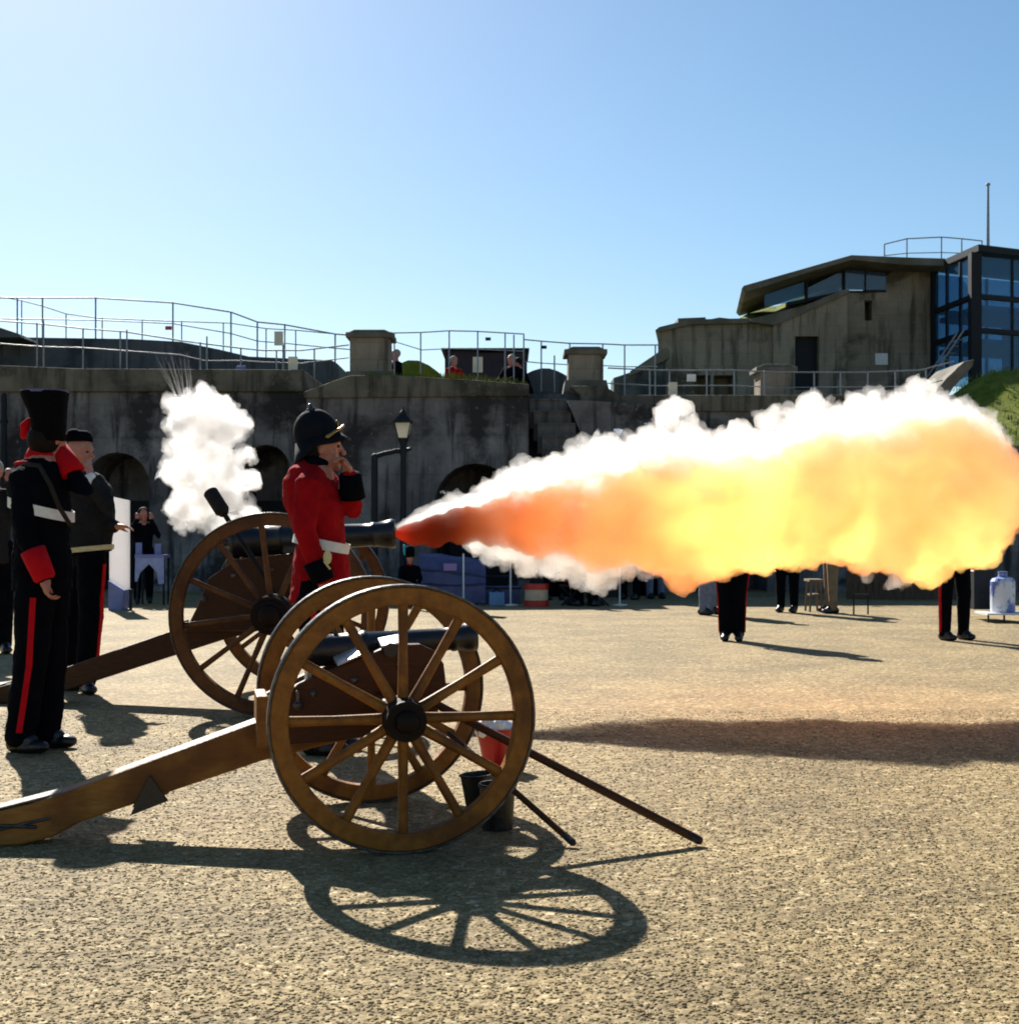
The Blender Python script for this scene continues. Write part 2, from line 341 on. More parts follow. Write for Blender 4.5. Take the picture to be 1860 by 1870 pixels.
pebbles(85000, 2.9, 9.0, 0.003, 0.0085, 3)

# ------------------------------------------------------------------ fort walls
def arch(cx, w, ztop, y0, y1):
    r = w/2; zs = ztop-r
    poly = [(cx-r,-0.2),(cx+r,-0.2)]+[(cx+r*math.cos(R(a)), zs+r*math.sin(R(a))) for a in range(0,181,15)]
    return MB().prism(poly, y0, y1)
def XW(px, Y=26.7): return (px-CX)/F*Y
def ZW(py, Y=26.7): return EYE+(HY-py)/F*Y
YW = 26.7
M['stair'] = wall_mat('worn_dark_steps', (0.10,0.095,0.09), (0.05,0.047,0.045), (0.17,0.16,0.15))
# left curtain wall
o = MB().prism([(-20,-.1),(XW(560),-.1),(XW(560),ZW(708)),(XW(150),ZW(708)),(XW(0),ZW(703)),(-20,ZW(700))], YW, YW+3.2).build('curtain_wall', M['wall'], origin=(XW(150),YW,0))
boolean_cut(o, [arch(XW(214), 1.25, ZW(826), YW-.5, YW+1.6), arch(XW(486), 0.9, ZW(812), YW-.5, YW+1.4), arch(XW(-260), 1.3, ZW(826), YW-.5, YW+1.6)])
tag(o, 'left stretch of streaked grey concrete fort wall with dark casemate arches', 'wall')
cp = MB().prism([(-20,ZW(716)),(XW(562),ZW(716)),(XW(556),ZW(676)),(XW(150),ZW(674)),(XW(0),ZW(668)),(-20,ZW(668))], YW-.10, YW+3.2).build('coping', M['wall_band'], o, origin=(XW(150),YW,0), bevel=.02)
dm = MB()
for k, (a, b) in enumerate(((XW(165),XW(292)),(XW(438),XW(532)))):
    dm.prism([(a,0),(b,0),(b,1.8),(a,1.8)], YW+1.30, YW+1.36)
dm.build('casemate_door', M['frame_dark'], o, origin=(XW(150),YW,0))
# middle wall standing proud
Y2 = 25.9
o = MB().prism([(XW(560,Y2),-.1),(XW(968,Y2),-.1),(XW(964,Y2),ZW(722,Y2)),(XW(800,Y2),ZW(716,Y2)),(XW(700,Y2),ZW(716,Y2)),(XW(600,Y2),ZW(722,Y2)),(XW(560,Y2),ZW(728,Y2))], Y2, Y2+3.8).build('bastion_wall', M['wall'], origin=(XW(760,Y2),Y2,0))
boolean_cut(o, [arch(XW(868,Y2), 1.55, ZW(846,Y2), Y2-.5, Y2+1.8)])
tag(o, 'middle grey concrete wall standing forward behind the lamp post under an earth topped edge', 'wall')
MB().prism([(XW(556,Y2),ZW(728,Y2)+.003),(XW(966,Y2),ZW(724,Y2)),(XW(966,Y2),ZW(702,Y2)),(XW(860,Y2),ZW(694,Y2)),(XW(720,Y2),ZW(686,Y2)),(XW(640,Y2),ZW(686,Y2)),(XW(600,Y2),ZW(700,Y2)),(XW(556,Y2),ZW(716,Y2))], Y2-.07, Y2+3.5).build('earth_top', M['wall_band'], o, origin=(XW(760,Y2),Y2,0), bevel=.02)
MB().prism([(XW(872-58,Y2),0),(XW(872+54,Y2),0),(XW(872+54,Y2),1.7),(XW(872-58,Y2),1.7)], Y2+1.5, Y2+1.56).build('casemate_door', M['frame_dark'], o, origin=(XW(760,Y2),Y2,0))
# right curtain wall
o = MB().prism([(XW(1062),-.1),(22,-.1),(22,2.85),(XW(1742),2.85),(XW(1742),ZW(742)),(XW(1062),ZW(742))], YW, YW+3.1).build('curtain_wall', M['wall'], origin=(XW(1400),YW,0))
boolean_cut(o, [arch(XW(1330), 1.5, ZW(846), YW-.5, YW+1.6), arch(XW(1640), 1.5, ZW(846), YW-.5, YW+1.6)])
tag(o, 'right stretch of dark fort wall running behind the cannon flame', 'wall')
MB().prism([(XW(1060),ZW(752)),(XW(1742),ZW(752)),(XW(1742),ZW(722)),(XW(1130),ZW(722)),(XW(1100),ZW(704)),(XW(1040),ZW(706)),(XW(1060),ZW(722))], YW-.08, YW+3.0).build('coping', M['wall_band'], o, origin=(XW(1400),YW,0), bevel=.02)
# stair rising away and to the left between the walls
st = MB(); n = 15
for k in range(n):
    z1 = 3.72*(k+1)/n; y0 = YW-2.3+.155*k; xl = XW(1068)-(XW(1068)-XW(966))*k/(n-1); xr = XW(1136)-(XW(1136)-XW(1034))*k/(n-1)
    st.box((xl,y0,0 if k < 2 else z1-.55),(xr,y0+.30,z1)); st.box((xl+.001,y0-.03,z1-.001),(xr-.001,y0+.155,z1+.03))
o = tag(st.build('stone_stair', M['stair'], origin=(XW(1050),YW-1,0)), 'steep stone stair climbing to the rampart between the two walls', 'stairs')
pk = lambda px, py: (XW(px), ZW(py))
MB().prism([pk(1034,735),pk(1138,1000),pk(1138,1110),pk(1230,1110),pk(1230,745),pk(1062,735)], YW-.45, YW-.09).build('cheek_wall', M['wall'], o, origin=(XW(1050),YW-1,0))
MB().box((XW(958),YW+.35,0),(XW(1064),YW+.6,ZW(716))).build('back_wall', M['rampart'], o, origin=(XW(1050),YW-1,0))
# terrace behind the walls
tr = MB().prism([(-21,0),(23,0),(23,3.38),(-21,3.38)], YW+3.05, 60)
tag(MB().prism([(-21,3),(23,3),(23,4.2),(-21,4.2)], 30.9, 60).build('upper_terrace', M['grass'], origin=(0,30.9,3)), kind='structure')
tag(tr.build('rampart_terrace', M['grass'], origin=(0,YW+3,0)), kind='structure')
# dark parapet on the left
def poly_px(pts, Y): return [((x-CX)/F*Y, EYE+(HY-y)/F*Y) for x, y in pts]
pp = poly_px([(-400,730),(-400,596),(-60,602),(0,606),(45,616),(240,619),(330,624),(400,638),(455,651),(540,655),(606,658),(616,664),(622,730)], 33)
o = tag(MB().prism(pp, 33, 36.5).build('parapet', M['rampart'], origin=(XW(250,33),33,3)), 'long dark concrete parapet with a curved top behind the left railings', 'parapet')
pp = poly_px([(-60,616),(-60,586),(0,598),(36,610),(40,616)], 31.8)
tag(MB().prism(pp, 31.8, 32.96).build('gun_shelter', M['rampart'], origin=(XW(-10,31.8),31.8,3)), 'low dark sloping shelter roof at the far left of the parapet', 'shelter')
# railings
def railing(name, label, Y, rail, posts, mids=(0.5,), r=0.022, low=None, group='steel railings on the ramparts'):
    base = P(*posts[len(posts)//2][::2], Y) if False else P(posts[len(posts)//2][0], posts[len(posts)//2][2], Y)
    e = empty(name, base, 0, label, 'railing', group)
    def rz(px):
        for (a, b) in zip(rail, rail[1:]):
            if a[0] <= px <= b[0]: return a[1]+(b[1]-a[1])*(px-a[0])/(b[0]-a[0])
        return rail[0][1] if px < rail[0][0] else rail[-1][1]
    for px, t, b in posts:
        q = MB(); q.limb([P(px,b+2,Y), P(px,t,Y)], r*.95, 8); q.build('post', M['rail'], e, origin=base, smooth=True)
    q = MB(); q.limb([P(x,y,Y) for x,y in rail], r*.85, 8); q.build('top_rail', M['rail'], e, origin=base, smooth=True)
    for f in mids:
        pts = []
        for px, y in rail:
            bb = min(posts, key=lambda p: abs(p[0]-px)); pts.append(P(px, y+(bb[2]-bb[1])*f, Y))
        q = MB(); q.limb(pts, r*.65, 8); q.build('mid_rail', M['rail'], e, origin=base, smooth=True)
    return e
railing('railing', 'tall steel railing along the crest of the dark parapet at upper left', 33.5,
        [(-60,546),(0,544),(175,544),(316,553),(422,570),(470,588),(520,593),(612,610),(650,613)],
        [(-50,546,606),(32,545,618),(78,544,622),(175,544,622),(316,553,626),(422,570,645),(470,588,655),(520,593,658),(612,610,660)], mids=(0.52,))
railing('railing', 'thin further railing crossing the sky behind the left parapet crest', 36.3,
        [(-60,535),(0,541),(40,549),(75,558),(121,573),(180,581),(300,586),(420,590),(486,600),(540,603),(636,612)],
        [(40,549,622),(121,573,622),(187,581,622),(260,584,622),(332,587,625),(408,590,645),(486,600,655),(540,603,658)], mids=(), r=.018)
railing('railing', 'lower grey railing in front of the dark parapet on the left wall', YW+.25,
        [(-60,582),(0,586),(80,592),(152,600),(230,606),(330,622),(375,628),(440,636),(480,640),(550,640),(636,630)],
        [(-20,584,676),(68,590,678),(80,586,678),(152,600,678),(220,606,680),(232,603,680),(366,626,684),(378,615,684),(440,636,686),(505,641,688),(517,630,688),(574,638,690)], mids=(0.45,), r=.017)
railing('railing', 'railing along the middle rampart beside the two stone vents', Y2+2.9,
        [(640,608),(720,608),(770,607),(820,604),(868,605),(922,608),(956,610)],
        [(640,608,776),(720,608,690),(768,607,776),(820,604,776),(872,605,776),(922,608,776),(938,612,776),(956,610,776)], mids=(0.19,), r=.016)
railing('railing', 'railing between the second stone vent and the stone building', YW+4.5,
        [(956,620),(988,623),(1040,627),(1100,628),(1140,630),(1200,630)],
        [(988,623,712),(1012,650,714),(1040,627,714),(1100,628,716),(1140,630,718),(1196,630,718)], mids=(0.45,), r=.018)
railing('railing', 'railing on the wall top in front of the stone building', YW+.3,
        [(1110,672),(1150,674),(1200,676),(1260,676),(1340,676),(1420,680),(1500,680),(1580,680),(1680,676),(1740,660)],
        [(1140,674,730),(1186,675,732),(1222,676,732),(1290,676,732),(1340,676,732),(1395,678,734),(1486,680,734),(1534,680,734),(1584,680,734),(1634,678,734),(1690,676,734)], mids=(0.5,), r=.017)
# signs fixed to the railings
def sign(px, py, wpx, hpx, Y, label, m='sign'):
    c = P(px,py,Y); a = wpx/F*Y/2; b = hpx/F*Y/2
    s_ = MB().box((c.x-a,c.y-.012,c.z-b),(c.x+a,c.y+.012,c.z+b)).build('notice_board', M[m], origin=c, bevel=.004)
    bl = MB()
    for k in range(3): bl.box((c.x-a*.7,c.y-.016,c.z+b*(.55-.5*k)-b*.08),(c.x+a*(.7-.25*(k%2)),c.y-.0125,c.z+b*(.55-.5*k)+b*.08))
    tag(s_, label, 'sign', 'small notices on the railings')
sign(509,618,16,26,33.4,'cream notice high on the left crest railing against the sky')
sign(535,663,17,24,YW+.2,'cream notice on the lower left railing just right of the tall post')
sign(440,690,17,44,YW+.2,'tall pale blue grey notice low on the left railing above the white smoke','blue_paint')
sign(308,599,12,7,33.4,'tiny red notice on the left crest railing','red_paint')
sign(872,666,18,28,Y2+2.98,'cream notice on the middle railing in front of the dark shelter')
sign(1228,711,16,26,YW+.22,'cream notice at the top of the smoke column on the right railing')
sign(1262,690,16,13,YW+.22,'small white notice on the railing before the dark building windows','white_paint')
sign(891,619,10,6,Y2+2.85,'tiny dark plate on the middle railing against the sky','frame_dark')
sign(993,634,10,6,YW+4.4,'tiny dark plate on the railing left of the second vent','frame_dark')
# stone vents with caps
def vent(x0,x1,y0,y1,Y,label):
    a, b = XW(x0,Y), XW(x1,Y); z0, z1 = ZW(y1,Y), ZW(y0,Y); d = b-a; cx = (a+b)/2
    o = MB().prism([(a,z0-.9),(b,z0-.9),(b-.02,z1-.16),(a+.02,z1-.16)], Y, Y+d).build('stone_vent', M['stone'], origin=(cx,Y,z0))
    tag(o, label, 'vent', 'capped stone vents on the rampart')
    q = MB(); q.box((a-.07,Y-.07,z1-.16),(b+.07,Y+d+.07,z1-.055)); q.prism([(a-.03,z1-.0549),(b+.03,z1-.0549),(b-.1,z1),(a+.1,z1)], Y-.03, Y+d+.03)
    q.build('cap', M['stone_cap'], o, origin=(cx,Y,z0), bevel=.015)
    q = MB(); q.prism([(a-.22,z0-.9),(b+.3,z0-.9),(b+.05,z0+.10),(a-.05,z0+.10)], Y-.1, Y+d+.1); q.build('plinth', M['stone_cap'], o, origin=(cx,Y,z0))
vent(638,711,602,688,Y2+1.3,'wider capped stone vent left of the dark shelter')
vent(1036,1102,633,704,YW+1.0,'capped stone vent above the stair foot wall')
vent(1386,1448,665,736,YW+.9,'low stone vent before the building door, behind the smoke')
# dark shelter and people terrace
Y3 = 31.3
o = MB().prism(poly_px([(812,712),(812,640),(868,640),(868,644),(962,644),(962,712)],Y3), Y3, Y3+2).build('rampart_shelter', mat('dark_maroon_boards',(0.035,0.022,0.030),0.8,(0.022,0.016,0.022),4), origin=(XW(886,Y3),Y3,ZW(712,Y3)))
tag(o, 'low dark maroon shelter on the middle rampart', 'shelter')
MB().prism(poly_px([(806,640.5),(966,640.5),(966,637),(806,637)],Y3), Y3-.15, Y3+2.1).build('roof', M['frame_dark'], o, origin=(XW(886,Y3),Y3,ZW(712,Y3)))
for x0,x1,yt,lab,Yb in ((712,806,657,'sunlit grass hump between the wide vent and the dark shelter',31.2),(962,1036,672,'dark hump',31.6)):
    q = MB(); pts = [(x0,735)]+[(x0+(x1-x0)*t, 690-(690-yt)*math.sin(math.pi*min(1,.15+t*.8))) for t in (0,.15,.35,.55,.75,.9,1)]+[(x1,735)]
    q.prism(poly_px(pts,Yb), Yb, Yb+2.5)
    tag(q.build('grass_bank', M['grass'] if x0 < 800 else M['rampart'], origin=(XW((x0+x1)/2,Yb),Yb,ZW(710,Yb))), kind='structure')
# ------------------------------------------------------------------ stone building, upper right
YB = 35.4
def pb(pts, Y=YB): return poly_px(pts, Y)
og = (XW(1500,YB),YB,ZW(740,YB))
bd = tag(empty('stone_building', og), 'stepped stone battery building with slanting flat roof and long window strip', 'building')
o = MB().prism(pb([(1202,760),(1202,600),(1260,588),(1340,586),(1411,585),(1411,760)]), YB+.15, YB+3, .40).build('wall', M['stone'], bd, origin=og)
boolean_cut(o, [MB().prism(pb([(1268,730),(1268,684),(1298,684),(1298,730)]), YB-1, YB+.8), MB().prism(pb([(1304,730),(1304,684),(1340,684),(1340,730)]), YB-1, YB+.8)])
o = MB().prism(pb([(1411,760),(1411,592),(1470,566),(1535,538),(1546,534),(1546,760)]), YB, YB+3).build('wall', M['stone'], bd, origin=og)
boolean_cut(o, [MB().prism(pb([(1451,712),(1451,614),(1495,614),(1495,712)]), YB-1, YB+.35)])
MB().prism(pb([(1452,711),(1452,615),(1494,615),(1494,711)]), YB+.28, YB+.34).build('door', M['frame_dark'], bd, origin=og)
o = MB().prism(pb([(1546,760),(1546,527),(1622,527),(1622,500),(1640,488),(1706,488),(1706,760)]), YB+.3, YB+3.2).build('wall', M['stone'], bd, origin=og)
boolean_cut(o, [MB().prism(pb([(1583,582),(1583,545),(1597,545),(1597,582)]), YB-1, YB+.9)])
MB().prism(pb([(1196,603),(1203,597),(1260,583),(1412,580),(1412,589),(1260,592),(1203,606)]), YB+.02, YB+3.02, .42).build('coping', M['stone_cap'], bd, origin=og)
MB().prism(pb([(1368,584),(1470,558),(1534,531),(1548,529),(1548,536),(1536,541),(1472,569),(1412,595),(1368,589)]), YB-.10, YB+.7).build('coping', M['stone_cap'], bd, origin=og)
gs = MB(); A = pb([(1340,583),(1412,581),(1470,558),(1540,531)],YB); Bq = pb([(1385,572),(1425,566),(1470,548),(1540,520)],YB+4)
vs = [(x,YB+.7,z) for x,z in A]+[(x,YB+4.5,z+.2) for x,z in Bq]
gs.add(vs, [(i,i+1,i+5,i+4) for i in range(3)]); gs.add([(x,y,z-.1) for x,y,z in vs], [(i,i+4,i+5,i+1) for i in range(3)])
gs.build('turf_roof', M['grass'], bd, origin=og)
MB().prism(pb([(1248,584),(1248,568),(1300,566),(1300,584)]), YB+1.2, YB+3).build('roof_block', M['stone_cap'], bd, origin=og)
MB().prism(pb([(1300,582),(1310,566),(1330,562),(1365,566),(1372,582)]), YB+1.6, YB+3.4).build('roof_block', M['stone_cap'], bd, origin=og)
MB().prism(pb([(1350,529),(1346,534),(1353,541),(1400,527),(1470,504),(1545,483),(1640,492),(1712,494),(1712,480),(1640,478),(1543,474)]), YB-.6, YB+3.3, .50).build('roof', M['stone_cap'], bd, origin=og, bevel=.02)
wf = MB().prism(pb([(1440,556),(1440,549),(1545,527.5),(1622,527.3),(1622,530),(1548,531)]), YB+.25, YB+.45).build('window_strip', M['frame_dark'], bd, origin=og)
gl = MB()
gl.prism(pb([(1478,522),(1478,541),(1544,528),(1544,490)]), YB+.32, YB+.36); gl.build('pane', M['glass_dark'], wf, origin=og); gl = MB()
gl.prism(pb([(1400,534),(1400,556),(1476,543),(1476,509)]), YB+.34, YB+.38); gl.build('pane', M['glass'], wf, origin=og); gl = MB()
gl.prism(pb([(1546,489),(1546,526.5),(1621,526.5),(1621,495)]), YB+.22, YB+.26)
gl.build('pane', M['glass_dark'], wf, origin=og)
for px in (1476,1545,1583): MB().prism(pb([(px-1.5,548 if px<1500 else 527),(px+1.5,548 if px<1500 else 527),(px+1.5,492),(px-1.5,492)] if px>1500 else [(px-1.5,545),(px+1.5,545),(px+1.5,510),(px-1.5,510)]), YB+.2, YB+.40).build('mullion', M['frame_dark'], wf, origin=og)
MB().prism(pb([(1602,664),(1602,643),(1625,643),(1625,664)]), YB+.24, YB+.3).build('wall_notice', M['white_paint'], bd, origin=og)
MB().prism(poly_px([(1150,686),(1150,678),(1215,634),(1222,640),(1222,654)],YB-1), YB-1, YB+.1).build('sloping_coping', M['stone_cap'], bd, origin=og)
MB().prism(poly_px([(1120,730),(1120,690),(1150,680),(1215,642),(1215,730)],YB-.9), YB-.9, YB+.1).build('wing_wall', M['rampart'], bd, origin=og)
# roof railing and flagpole
railing('railing', 'railing on the flat roof beside the glass tower', YB+2.5,
        [(1614,446),(1655,436),(1718,433),(1755,436),(1792,440)], [(1614,446,484),(1655,436,484),(1718,433,484),(1755,436,484),(1792,440,484)], mids=(0.55,), r=.02)
fp = MB(); fp.limb([P(1803,470,YB+5),P(1803,340,YB+5)],[.05,.035],10); fo = fp.build('flagpole', M['rail'], origin=P(1803,470,YB+5), smooth=True)
tag(fo, 'bare grey flagpole rising above the glass tower roof', 'flagpole')
q = MB(); q.ell(P(1803,337,YB+5), (.07,.07,.05)); q.build('finial', M['rail'], fo, origin=P(1803,470,YB+5))
# glass lift tower: corner nearest to us at px 1779
ct = P(1779,700,33.2); c0 = V((ct.x,33.2,ZW(690,33.2))); zt = ZW(462,33.2)
la = V((XW(1705,35.6),35.6,0)); ra = V((c0.x+3.2,34.6,0))
tw = tag(empty('glass_lift_tower', c0), 'blue glass lift tower in a dark steel frame with flat roof', 'tower')
def tower_face(p, q, cols):
    p = V((p.x,p.y,0)); q = V((q.x,q.y,0)); d = (q-p); L_ = d.length; d.normalize(); nn = V((d.y,-d.x,0))
    lv = [c0.z, ZW(603,33.2), ZW(541,33.2), zt]
    fr = MB(); pn = MB()
    def bar(a, b, z0, z1, th=.05):
        A = p+d*a; B = p+d*b
        vs = [A-nn*th, B-nn*th, B+nn*th, A+nn*th]
        fr.add([(v.x,v.y,z0) for v in vs]+[(v.x,v.y,z1) for v in vs], [(0,3,2,1),(4,5,6,7),(0,1,5,4),(1,2,6,5),(2,3,7,6),(3,0,4,7)])
    for k, z in enumerate(lv[1:3]): bar(.12, L_-.12, z-.06, z+.06, .06)
    for k in range(1, cols):
        x = L_*k/cols
        for a, b in zip(lv, lv[1:]): bar(x-.025, x+.025, a+.061, b-.061, .04)
    fo_ = fr.build('frame', M['frame_dark'], tw, origin=c0)
    for (a, b), c_ in [(ab, c_) for ab in zip(lv, lv[1:]) for c_ in range(cols)]:
        pn = MB()
        A = p+d*(.12 if c_ == 0 else L_*c_/cols+.026); B = p+d*(L_-.12 if c_ == cols-1 else L_*(c_+1)/cols-.026)
        vs = [A-nn*.01, B-nn*.01, B+nn*.01, A+nn*.01]
        pn.add([(v.x,v.y,a+.07) for v in vs]+[(v.x,v.y,b-.07) for v in vs], [(0,3,2,1),(4,5,6,7),(0,1,5,4),(1,2,6,5),(2,3,7,6),(3,0,4,7)])
        pn.build('pane', M['glass'], fo_, origin=c0)
tower_face(la, c0, 3); tower_face(c0, ra, 3)
bk = la+(ra-c0)
tower_face(bk, la, 2); tower_face(ra, bk, 2)
for pt in (la, c0, ra, bk):
    rr = .125 if pt is c0 else .08
    MB().box((pt.x-rr,pt.y-rr,c0.z-.8),(pt.x+rr,pt.y+rr,zt)).build('column', M['frame_dark'], tw, origin=c0)
rf = MB(); ring = [la+V((-.1,0,0)), c0+V((0,-.25,0)), ra+V((.25,0,0)), bk+V((0,.2,0))]
rf.add([(v.x,v.y,zt) for v in ring]+[(v.x,v.y,zt+.16) for v in ring], [(3,2,1,0),(4,5,6,7)]+[(i,(i+1)%4,(i+1)%4+4,i+4) for i in range(4)])
rf.build('roof', M['frame_dark'], tw, origin=c0)
for z, nm in ((ZW(541,33.2)-.3,'landing'),(ZW(603,33.2)-.3,'landing')):
    fl = MB(); cc = (la+c0+ra+bk)/4; ring = [cc+(v-cc)*.93 for v in (V((la.x,la.y,0)),V((c0.x,c0.y,0)),V((ra.x,ra.y,0)),V((bk.x,bk.y,0)))]
    fl.add([(v.x,v.y,z) for v in ring]+[(v.x,v.y,z+.12) for v in ring], [(3,2,1,0),(4,5,6,7)]+[(i,(i+1)%4,(i+1)%4+4,i+4) for i in range(4)])
    fl.build(nm, M['blue_paint'], tw, origin=c0)
cc = (la+c0+ra+bk)/4
q = MB(); q.box((cc.x+.1,cc.y-.5,c0.z),(cc.x+1.1,cc.y+.7,ZW(560,33.2))); q.build('lift_shaft', mat('blue_shaft',(0.03,0.07,0.20),0.5,(0.02,0.05,0.15),2), tw, origin=c0, bevel=.02)
# steel stair leaning at the tower foot
e = MB(); 
for dy in (0,.5): e.limb([V((XW(1700,32.4),32.4+dy,ZW(690,32.4))), V((XW(1758,32.4),32.4+dy,ZW(604,32.4)))], .018, 8)
for k in range(7):
    t = (k+.5)/7; x = XW(1700,32.4)+(XW(1758,32.4)-XW(1700,32.4))*t; z = ZW(690,32.4)+(ZW(604,32.4)-ZW(690,32.4))*t
    e.box((x-.05,32.4,z-.13),(x+.05,32.9,z-.12))
tag(e.build('steel_stair', M['rail'], origin=V((XW(1715,32.4),32.4,ZW(690,32.4)))), 'pale steel stair rails leaning at the foot of the glass tower', 'stairs')
# sloping concrete kerb and grass bank on the right
Yg = 27.4
q = MB(); q.prism(poly_px([(1690,735),(1728,690),(1760,660),(1778,656),(1776,668),(1740,708),(1718,742)],Yg-.6), Yg-.6, Yg+1.2)
tag(q.build('bank_kerb', M['stone_cap'], origin=(XW(1735,Yg),Yg-.6,ZW(735,Yg)), bevel=.02), 'sloping stone kerb beside the sunny grass bank', 'kerb')
gb = MB(); nx, ny = 26, 12; vs = []; fs = []
for j in range(ny+1):
    for i in range(nx+1):
        x = XW(1715,Yg)+i*(9.5/nx); y = 26.75+j*.42
        h = min(1, i/6.0)**.8
        z = 2.80+h*min(1.95,(y-26.7)*.50)+.10*mnoise.noise(V((x*.9,y*.9,3)))*h
        vs.append((x,y,z))
for j in range(ny):
    for i in range(nx):
        a = j*(nx+1)+i; fs.append((a,a+1,a+nx+2,a+nx+1))
gb.add(vs, fs)
ob = gb.build('grass_bank', M['grass'], origin=(XW(1800,Yg),Yg,ZW(790,Yg)), smooth=True); tag(ob, kind='structure')
# drain pipe at far left
q = MB(); q.limb([V((XW(8,26.5),26.5,0)),V((XW(8,26.5),26.5,ZW(668,21.7)))], .055, 10)
for z in (1.0,2.2,3.3): q.lathe([(-.03,.075),(.03,.075)], (XW(8,26.5),26.5,z), (0,0,1), 12)
tag(q.build('drain_pipe', M['frame_dark'], origin=(XW(8,26.5),26.5,0)), 'black drain pipe down the wall at the far left', 'pipe')
# grass tufts on wall tops
def tufts(name, region, n, hmin, hmax, seed, label):
    rg = random.Random(seed); q = MB()
    for _ in range(n):
        x, y, z = region(rg); h = rg.uniform(hmin,hmax); a = rg.uniform(0,6.28); w_ = h*.12; lx, ly = rg.uniform(-.4,.4)*h, rg.uniform(-.4,.4)*h
        dx, dy = math.cos(a)*w_, math.sin(a)*w_
        q.add([(x-dx,y-dy,z-.02),(x+dx,y+dy,z-.02),(x+lx,y+ly,z+h)], [(0,1,2)])
    tag(q.build(name, M['grass']), label, 'grass', kind='stuff')
tufts('wall_top_grass', lambda r: (lambda px: (XW(px,Y2),Y2+r.uniform(-.05,.6),ZW(702,Y2)+ (ZW(687,Y2)-ZW(702,Y2))*max(0,min(1,(px-600)/60 if px<800 else (960-px)/120))))(r.uniform(600,960)), 900, .04, .13, 5, 'thin dry grass along the earth top of the middle wall')
tufts('bank_grass', lambda r: (lambda v: (v[0]+r.uniform(-.15,.15),v[1]+r.uniform(-.2,.2),v[2]))(vs[r.randrange(len(vs))]), 6000, .05, .14, 6, 'rough green grass on the bank at the right edge')
# ------------------------------------------------------------------ lamp post
Yl = 22.6; lb = V((XW(736,Yl),Yl,0)); zl = lambda py: ZW(py,Yl)
lp = tag(empty('street_lamp', lb), 'black iron lamp post with a pale glass lantern and ladder bracket', 'street lamp')
q = MB(); q.lathe([(0,.16),(.12,.16),(.16,.10),(.55,.085),(.6,.06),(zl(835),.045),(zl(822),.07),(zl(815),.05),(zl(803),.085),(zl(800),.10)], lb, (0,0,1), 16); q.build('post', M['frame_dark'], lp, origin=lb, smooth=True)
lx = lb.x
def frust(mb, z0, r0, z1, r1): mb.add([(lx+sx*r0,Yl+sy*r0,z0) for sx,sy in ((-1,-1),(1,-1),(1,1),(-1,1))]+[(lx+sx*r1,Yl+sy*r1,z1) for sx,sy in ((-1,-1),(1,-1),(1,1),(-1,1))], [(3,2,1,0),(4,5,6,7),(0,1,5,4),(1,2,6,5),(2,3,7,6),(3,0,4,7)])
q = MB(); frust(q, zl(800)+.002, .075, zl(773), .13); gl = q.build('lantern_glass', M['lamp_glass'], lp, origin=lb)
q = MB(); frust(q, zl(773), .155, zl(769), .155); frust(q, zl(769), .14, zl(757), .05); q.lathe([(zl(757),.05),(zl(753),.055),(zl(748),.02),(zl(742),.004)], (lx,Yl,0), (0,0,1), 10)
q.build('lantern_top', M['frame_dark'], lp, origin=lb)
q = MB()
for sx,sy in ((-1,-1),(1,-1),(1,1),(-1,1)): q.limb([(lx+sx*.078,Yl+sy*.078,zl(800)),(lx+sx*.134,Yl+sy*.134,zl(772))], .010, 6)
q.build('lantern_frame', M['frame_dark'], lp, origin=lb)
q = MB(); q.limb([(XW(683,Yl),Yl,zl(834)),(XW(700,Yl),Yl,zl(829)),(XW(722,Yl),Yl,zl(824)),(lx,Yl,zl(823))], .04, 10); q.limb([(lx,Yl,zl(823)),(XW(748,Yl),Yl,zl(820))], .03, 8); q.build('ladder_bar', M['frame_dark'], lp, origin=lb)
q = MB(); q.limb([V((XW(684,Yl),Yl-.02,0)),V((XW(684,Yl),Yl-.02,zl(834)))], .055, 10)
tag(q.build('iron_post', M['frame_dark'], origin=V((XW(684,Yl),Yl-.02,0))), 'plain black iron post just left of the lamp post', 'post')
# ------------------------------------------------------------------ things along the foot of the wall
def boxthing(name, label, cat, x0, x1, y0, y1, Y, d, m, bevel=.01, group=None):
    a, b = XW(x0,Y), XW(x1,Y); z0, z1 = max(0,ZW(y1,Y)), ZW(y0,Y)
    o = MB().box((a,Y,z0),(b,Y+d,z1)).build(name, m, origin=((a+b)/2,Y+d/2,z0), bevel=bevel)
    return tag(o, label, cat, group)
# white panel
Yp = 20.4
q = MB(); a = P(198,905,Yp); b = P(236,912,Yp)
pts = [P(200,906,Yp),P(236,914,Yp),P(236,1076,Yp),P(226,1076,Yp),P(200,1058,Yp)]
o = MB().prism([(p.x,p.z) for p in pts], Yp, Yp+.05).build('banner_stand', M['banner'], origin=(XW(217,Yp),Yp,0)); tag(o,'tall white banner stand behind the man in the grey jacket','banner')
pts = [P(198,1060,Yp),P(226,1078,Yp),P(222,1118,Yp),P(198,1118,Yp)]
MB().prism([(p.x,max(0,p.z)) for p in pts], Yp+.004, Yp+.35).build('base', M['blue_paint'], o, origin=(XW(217,Yp),Yp,0))
MB().prism([(p.x,p.z) for p in (P(236,1076,Yp),P(240,1076,Yp),P(240,1118,Yp),P(236,1118,Yp))], Yp, Yp+.05).build('leg', M['frame_dark'], o, origin=(XW(217,Yp),Yp,0))
